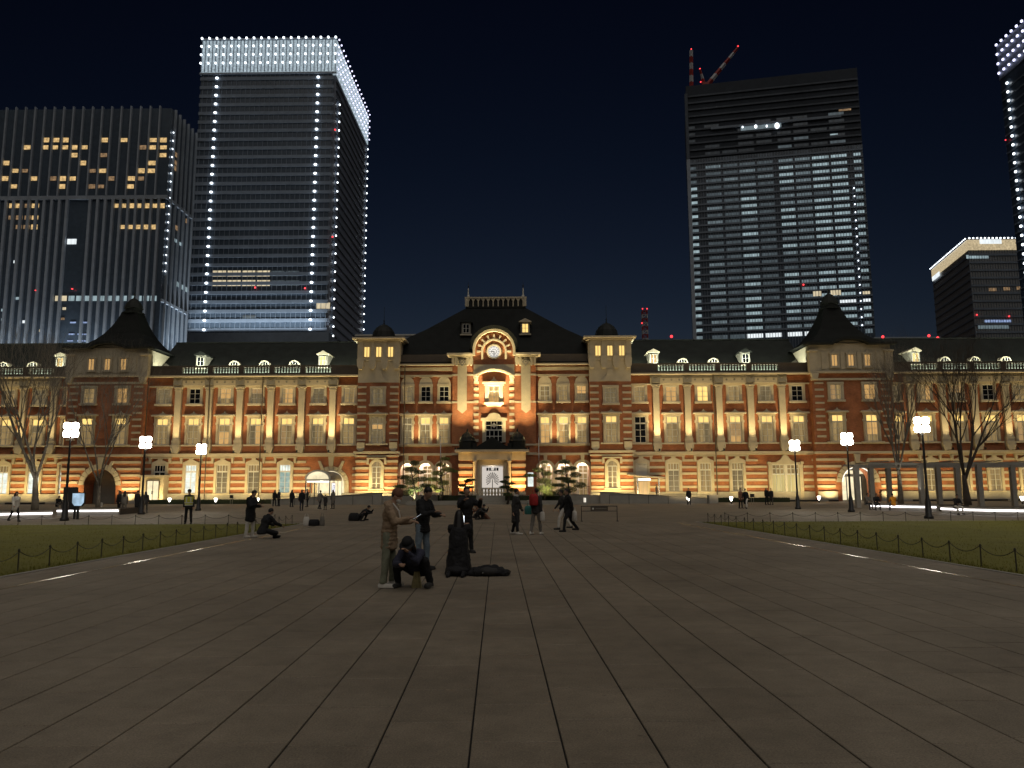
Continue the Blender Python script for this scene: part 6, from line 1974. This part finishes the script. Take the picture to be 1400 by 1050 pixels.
    for k in 'LR':
        side, sh, el, wr, h_, kn, an, _ = J[k]
        cap(b, h_, kn, .094 * s, .070 * s); cap(b, kn, kn.lerp(an, .95), .070 * s, .060 * s)
    part('trousers', folds(remesh(b, vox, 2), .014), legs, t, up, smooth=True)
    for k in 'LR':
        an = J[k][6]; f0, f1 = foot(an)
        b = MB(); cap(b, an + f1 * 1.05, an + f0 * 1.05, .046 * s, .038 * s); cap(b, an + Vector((0, 0, .02)), an + f1 * .6, .05 * s, .046 * s)
        if near > 1:
            b.box(an.x - .045, an.x + .045, an.y - .205 * s, an.y + .085 * s, an.z - .088 * s, an.z - .062 * s)
        part('shoe', remesh(b, max(vox * .8, .014), 1) if near else b, shoe, t, up, smooth=True)
    # --- hair or hat
    b = MB()
    b.ellipsoid(hc + MH @ Vector((0, .018 * s, .028 * s)), (.088 * s, .102 * s, .104 * s), 12, 8, MH)
    if long_hair:
        cap(b, hc + MH @ Vector((0, .04 * s, .01 * s)), nb + Vector((0, .05 * s, -.10 * s)), .094 * s, .135 * s)
    r = remesh(b, vox * .8, 1)
    keep = [i for i, v in enumerate(r.v)]
    # cut the face free
    Mi = MH.inverted()
    bad = {i for i, v in enumerate(r.v) if (Mi @ (Vector(v) - hc)).y < -.035 * s and (Mi @ (Vector(v) - hc)).z < .045 * s}
    r.f = [f for f in r.f if not any(i in bad for i in f)]; r.m = [0] * len(r.f)
    part('hair', r, head if head != 'hair' else 'hair_black', t, up, smooth=True)
    if hat:
        b = MB(); kind, hm = hat
        if kind == 'beanie':
            b.ellipsoid(hc + MH @ Vector((0, .012 * s, .045 * s)), (.096 * s, .108 * s, .098 * s), 12, 8, MH)
            part('hat', b, hm, t, up, smooth=True)
        else:
            b.ellipsoid(hc + MH @ Vector((0, .01 * s, .06 * s)), (.098 * s, .11 * s, .085 * s), 12, 8, MH)
            b.ellipsoid(hc + MH @ Vector((0, -.03 * s, .03 * s)), (.135 * s, .15 * s, .018 * s), 14, 6, MH)
            part('hat', b, hm, t, up, smooth=True)
    if scarf:
        b = MB(); b.lathe([(.075 * s, -.03), (.095 * s, 0), (.08 * s, .05)], 12, nb + sp * (.03 * s)); part('scarf', b, scarf, t, up, smooth=True)
    c, q = math.cos(rz), math.sin(rz)
    def world(v):
        v = Vector(v) + Vector(up)
        return Vector((loc[0] + v.x * c - v.y * q, loc[1] + v.x * q + v.y * c, v.z))
    return t, J, world, up, nb, hc, s

def phone(at_, rz, tilt, label, bright=True):
    t = thing('phone', label, 'phone', at_, rz, 'lit phones')
    q = MB(); q.box(-.038, .038, 0, .009, -.075, .075); part('case', q, 'iron', t, (0, 0, 0), (tilt, 0, 0))
    q = MB(); q.box(-.034, .034, -.002, -.0003, -.07, .07); part('screen', q, 'phone_glow', t, (0, 0, 0), (tilt, 0, 0))

def bag(name, label, loc, w, d, h, m, rz=0.0, handles=True, cat='bag', group=None):
    t = thing(name, label, cat, loc, rz, group)
    b = MB(); b.lathe([(w * .46, 0), (w * .52, h * .1), (w * .5, h * .6), (w * .40, h * .95), (w * .3, h)], 10, (0, 0, 0), .3, 0, 1, d / w)
    part('bag_body', b, m, t, smooth=True)
    if handles:
        b = MB(); b.tube([(-w * .25, 0, h * .95), (-w * .2, 0, h * 1.3), (w * .2, 0, h * 1.3), (w * .25, 0, h * .95)], .012, 5); part('handle', b, m, t)
    return t

# ---- the near group
G = gnd
r = figure('person in brown beanie, tan jacket and olive trousers looking at a lit phone', G(531, 803), R(82), 1.66, 'phone', 'cloth_tan', .24, 1.06, 'cloth_olive', 'cloth_white', near=2, hat=('beanie', 'cloth_brown'), bulk=1.2, hood=True)
p = r[2](r[1]['R'][3] + Vector((.1, -.13, .03))); phone(p, R(82) + PI, R(-58), 'lit phone held by the person in tan jacket')
b = MB(); MHx = Matrix.Rotation(R(26), 3, 'X'); b.ellipsoid(r[5] + MHx @ Vector((0, -.050, -.060)), (.056, .050, .046), 12, 8, MHx); part('face_mask', b, 'cloth_white', r[0], r[3], smooth=True)
b = MB(); b.tube([r[4] + Vector((-.12, -.06, .03)), r[4] + Vector((-.13, -.17, -.10)), r[4] + Vector((-.10, -.19, -.24))], .014, 6); part('strap', b, 'cloth_white', r[0], r[3])
r = figure('person crouching in black hat, navy jacket and black trousers with a hand to the face', G(571, 802), R(-14), 1.66, 'crouch', 'cloth_navy', .10, 1.1, 'cloth_black', 'cloth_char', near=2, hat=('brim', 'cloth_black'), bulk=1.5, long_hair=True)
x, y = G(570, 803)
t = thing('straw_bundle', 'pale straw-coloured bundle on the paving before the crouching person', 'bundle', (x, y - .05, 0))
b = MB()
for i in range(90):
    a = rng.uniform(0, 2 * PI); rr = rng.uniform(0, .05); a2 = a + rng.uniform(-.5, .5)
    b.tube([(rr * math.cos(a), rr * math.sin(a), .27), (1.5 * rr * math.cos(a2), 1.5 * rr * math.sin(a2), .12), (2.0 * rr * math.cos(a2), 2.0 * rr * math.sin(a2), 0.0)], [.005, .006, .004], 4)
part('strands', b, 'straw', t)
figure('person in black jacket and pale blue jeans standing behind the crouching person', G(577, 779), R(62), 1.70, 'phone', 'cloth_black', .14, 1.02, 'cloth_jeans', 'cloth_char', near=2, bulk=1.3)
r = figure('person kneeling in long black coat holding up a lit phone', G(627, 786), R(176), 1.62, 'kneel', 'cloth_black', .2, 1.1, 'cloth_black', 'cloth_black', near=2, long_hair=True, bulk=.5, skirt=1.05)
p = (r[2](r[1]['L'][3]) + r[2](r[1]['R'][3])) / 2 + Vector((0, .05, .12)); phone(p, 0, R(-6), 'lit phone raised by the kneeling person in long black coat')
figure('person in long black coat standing beyond the kneeling person, arms raised', G(637, 756), R(28), 1.70, 'photo', 'cloth_black', .42, 1.1, 'cloth_black', 'cloth_char', near=2, bulk=1.6)
x, y = G(668, 787)
t = thing('dropped_coat', 'black coat and bag heaped on the paving beside the kneeling person', 'coat', (x, y, 0))
b = MB(); rg = random.Random(4)
for i in range(16):
    f = i / 15; b.ellipsoid((-.30 + .62 * f, rg.uniform(-.08, .08), .03 + .10 * math.sin(PI * (f * .9 + .1)) * rg.uniform(.5, 1.1)), (rg.uniform(.08, .16), rg.uniform(.10, .18), rg.uniform(.06, .11)), 10, 7, Matrix.Rotation(rg.uniform(-.5, .5), 3, 'Y'))
rr_ = folds(remesh(b, .016, 2), .035, 8.0); rr_.v = [(v[0], v[1], max(v[2], .0)) for v in rr_.v]
part('coat_heap', rr_, 'cloth_black', t, smooth=True)
b = MB(); b.ellipsoid((.02, -.1, .09), (.2, .14, .09), 12, 8); part('bag_body', b, 'cloth_char', t, smooth=True)
b = MB(); b.ellipsoid((-.10, -.21, .07), (.012, .008, .012), 8, 6); part('buckle', b, 'steel', t)

# ---- the middle distance
r = figure('person in long black coat with pale scarf standing beside the red backpack', G(705, 731), R(70), 1.66, 'step', 'cloth_char', .40, 1.12, 'cloth_black', 'cloth_white', near=1, scarf='cloth_white', bulk=1.3)
r = figure('person in dark jacket and taupe trousers carrying a red backpack', G(733, 731), R(150), 1.68, 'step', 'cloth_char', .12, 1.0, 'cloth_grey', 'cloth_white', near=1, bulk=1.1)
def carried(r, name, label, off, size, m, cat='bag'):
    t, J, world, up, nb, hc, s = r
    p = world(off)
    q = thing(name, label, cat, p, t.rotation_euler[2])
    b = MB(); b.lathe([(.42, -.5), (.5, -.4), (.5, .25), (.40, .45), (.2, .5)], 10, (0, 0, 0), PI / 10)
    b.v = [(x * size[0], y * size[1], z * size[2]) for x, y, z in b.v]
    part('bag_body', b, m, q, smooth=True)
    b = MB(); b.tube([(-.18 * size[0], 0, .46 * size[2]), (-.12 * size[0], 0, .8 * size[2]), (.12 * size[0], 0, .8 * size[2]), (.18 * size[0], 0, .46 * size[2])], .014, 5); part('strap', b, m, q)
carried(r, 'backpack', 'red backpack on the back of the person in taupe trousers', r[4] + Vector((.0, .19, -.12)), (.36, .22, .42), 'cloth_red')
carried(r, 'tote_bag', 'teal tote bag beside the red backpack wearer', r[1]['L'][3] + Vector((.16, .05, .02)), (.36, .14, .32), 'cloth_teal')
carried(r, 'paper_bag', 'small pale pink bag hanging by the red backpack wearer', r[1]['R'][3] + Vector((-.04, .0, -.16)), (.2, .1, .34), 'cloth_white')
r = figure('person in black striding across the plaza with a pale shopping bag', G(778, 727), R(-76), 1.70, 'walk', 'cloth_black', .26, 1.1, 'cloth_black', 'cloth_black', near=1, bulk=1.4)
carried(r, 'shopping_bag', 'pale shopping bag carried by the striding person in black', r[1]['L'][3] + Vector((.06, .05, -.2)), (.36, .16, .40), 'cloth_white')
figure('person in dark top and white trousers walking behind the striding person in black', G(770, 724), R(-80), 1.64, 'walk', 'cloth_char', .14, 1.05, 'cloth_white', 'cloth_char', near=1)
r = figure('person in puffy black coat and white trousers standing by the lawn chain', G(341, 735), R(70), 1.66, 'phone', 'cloth_black', .30, 1.12, 'cloth_white', 'cloth_white', near=1, bulk=2.2)
p = r[2](r[1]['R'][3] + Vector((.1, -.12, .05))); phone(p, R(70) + PI, R(-50), 'lit phone held by the person in puffy black coat')
figure('person in black sitting on the paving beside the puffy coat wearer', G(359, 737), R(140), 1.66, 'floor', 'cloth_black', .14, 1.1, 'cloth_black', 'cloth_black', near=1, bulk=2.0)
r = figure('guard in dark uniform and yellow safety vest standing at the far lawn edge', G(257, 716.5), R(15), 1.68, 'stand', 'cloth_char', .12, 1.0, 'cloth_black', 'cloth_black', near=1, hat=('beanie', 'cloth_black'), bulk=1.0)
t, J, world, up, nb, hc, s = r
b = MB()
sp = Vector((0, 0, 1))
b.lathe([(.222, .02), (.225, .16), (.235, .32), (.21, .42)], 14, (0, 0, 0), 0, 0, 1.0, .74)
part('safety_vest', b, 'vest_yellow', t, up)
b = MB(); b.lathe([(.231, .10), (.233, .15)], 14, (0, 0, 0), 0, 0, 1.0, .76); b.lathe([(.226, -.01), (.226, .03)], 14, (0, 0, 0), 0, 0, 1.0, .76)
for q in (-1, 1): b.box(q * .10 - .025, q * .10 + .025, -.188, -.165, .14, .40)
part('reflective_tape', b, 'vest_reflect', t, up)

# ---- far figures
FAR = [
    (375, 692, 40, 1.66, 'stand', 'cloth_black', 'cloth_black', 'person in black standing left of a pair before the pale wall plinth'),
    (381, 692, -40, 1.70, 'stand', 'cloth_char', 'cloth_black', 'person in charcoal facing a companion before the pale wall plinth'),
    (398.5, 693, 170, 1.68, 'stand', 'cloth_black', 'cloth_black', 'lone person in black before the teal lit window'),
    (412, 698, 30, 1.70, 'step', 'cloth_black', 'cloth_navy', 'person in black stepping toward the vaulted canopy'),
    (420, 693, -60, 1.72, 'stand', 'cloth_char', 'cloth_black', 'person in charcoal coat at the vaulted canopy post'),
    (437, 696, 160, 1.66, 'walk', 'cloth_grey', 'cloth_black', 'person in grey walking before the bright canopy sign'),
    (444.5, 697, 170, 1.25, 'stand', 'cloth_char', 'cloth_black', 'small child standing before the bright canopy glass'),
    (455, 695.5, -20, 1.66, 'stand', 'cloth_grey', 'cloth_char', 'person in grey top before the right canopy glass'),
    (942, 690, 170, 1.70, 'stand', 'cloth_char', 'cloth_black', 'lone person in dark jacket beside the bell floodlight'),
    (1013, 695, 30, 1.68, 'stand', 'cloth_brown', 'cloth_black', 'person in dark brown coat walking with a pale-trousered companion'),
    (1020, 695.5, -30, 1.66, 'walk', 'cloth_black', 'cloth_white', 'person in black top and pale trousers beside the brown coat'),
    (1048.5, 690, 20, 1.70, 'stand', 'cloth_black', 'cloth_black', 'person in black before the yellow glazed doorway'),
    (1055, 690, -40, 1.66, 'stand', 'cloth_char', 'cloth_grey', 'person in charcoal and grey trousers by the yellow glazed doorway'),
    (19, 713, 60, 1.66, 'walk', 'cloth_white', 'cloth_black', 'person in pale top walking past the glowing planter bench'),
    (162, 702, -30, 1.68, 'stand', 'cloth_black', 'cloth_black', 'person in black chatting before the closed stone arch'),
    (169, 702, 200, 1.64, 'stand', 'cloth_grey', 'cloth_grey', 'person in grey chatting before the closed stone arch'),
    (186.5, 701, 170, 1.66, 'stand', 'cloth_black', 'cloth_black', 'person in black standing against the lamp post near the arch'),
    (198, 701, -150, 1.60, 'stand', 'cloth_char', 'cloth_char', 'person in charcoal standing on the station side of the lamp post near the arch'),
    (652, 710, 60, 1.64, 'crouch', 'cloth_char', 'cloth_black', 'person in charcoal crouching far down the plaza axis'),
    (661, 709.5, -70, 1.66, 'crouch', 'cloth_brown', 'cloth_char', 'person in brown crouching far down the plaza axis'),
    (493, 712, 80, 1.60, 'crouch', 'cloth_black', 'cloth_black', 'person in black bent low behind the tan jacket wearer'),
    (78, 697, 60, 1.6, 'sit', 'cloth_black', 'cloth_grey', 'person in black seated by the dark information board'),
]
for px, py, a, H, po, tp, lg, lab in FAR:
    figure(lab, G(px, py), R(a), H, po, tp, .22 if rng.random() < .6 else .4, 1.06, lg, 'cloth_char', near=0, bulk=1.4, long_hair=rng.random() < .4)
x, y = at(898, 680, 92.0)[0], 92.0
figure('person in black on the ramp under the flat awning', (x, y), R(-90), 1.66, 'stand', 'cloth_black', .3, 1.05, 'cloth_black', 'cloth_black', near=0, lift=.55)
for px, py, a, tp, lab in ((1187, 697.0, 30, 'cloth_grey', 'person in grey seated on the glowing bench end'), (1201, 697.6, -10, 'cloth_black', 'person in black seated on the glowing bench'),
                           (1225, 698.2, 170, 'cloth_orange', 'person in bright orange jacket seated under the pergola'), (1312, 703.5, 0, 'cloth_black', 'person in black seated on the bench under the dark tree')):
    x, y = G(px, py)
    figure(lab, (x, y + .3), R(a), 1.62, 'sit', tp, .16, 1.05, 'cloth_char' if px != 1312 else 'cloth_white', 'cloth_char', near=0, bulk=1.4)
# bags left on the ground
x, y = G(428, 719)
bag('shopping_bag', 'tall white shopping bag at the lawn corner', (x - .32, y, 0), .30, .2, .42, 'cloth_white', .2)
bag('duffel_bag', 'black duffel bag between pale shopping bags', (x + .02, y + .05, 0), .55, .3, .30, 'cloth_black', .1, False)
bag('shopping_bag', 'small cream shopping bag right of the black duffel', (x + .42, y - .02, 0), .24, .16, .44, 'cloth_grey', -.2)
x, y = G(484, 712)
bag('duffel_bag', 'round black bag on the plaza behind the tan jacket wearer', (x, y, 0), .6, .4, .42, 'cloth_black', 0, False)
x, y = G(136, 697)
t = thing('waste_bin', 'small white bin before the closed stone arch', 'bin', (x, y, 0))
q = MB(); q.lathe([(.2, 0), (.24, .55), (.26, .58), (.22, .62)], 12); part('bin_body', q, 'cloth_white', t); q = MB(); q.lathe([(.24, .622), (.1, .7)], 12); part('lid', q, 'iron', t)
bpy.data.scenes.remove(_tmp_scene)
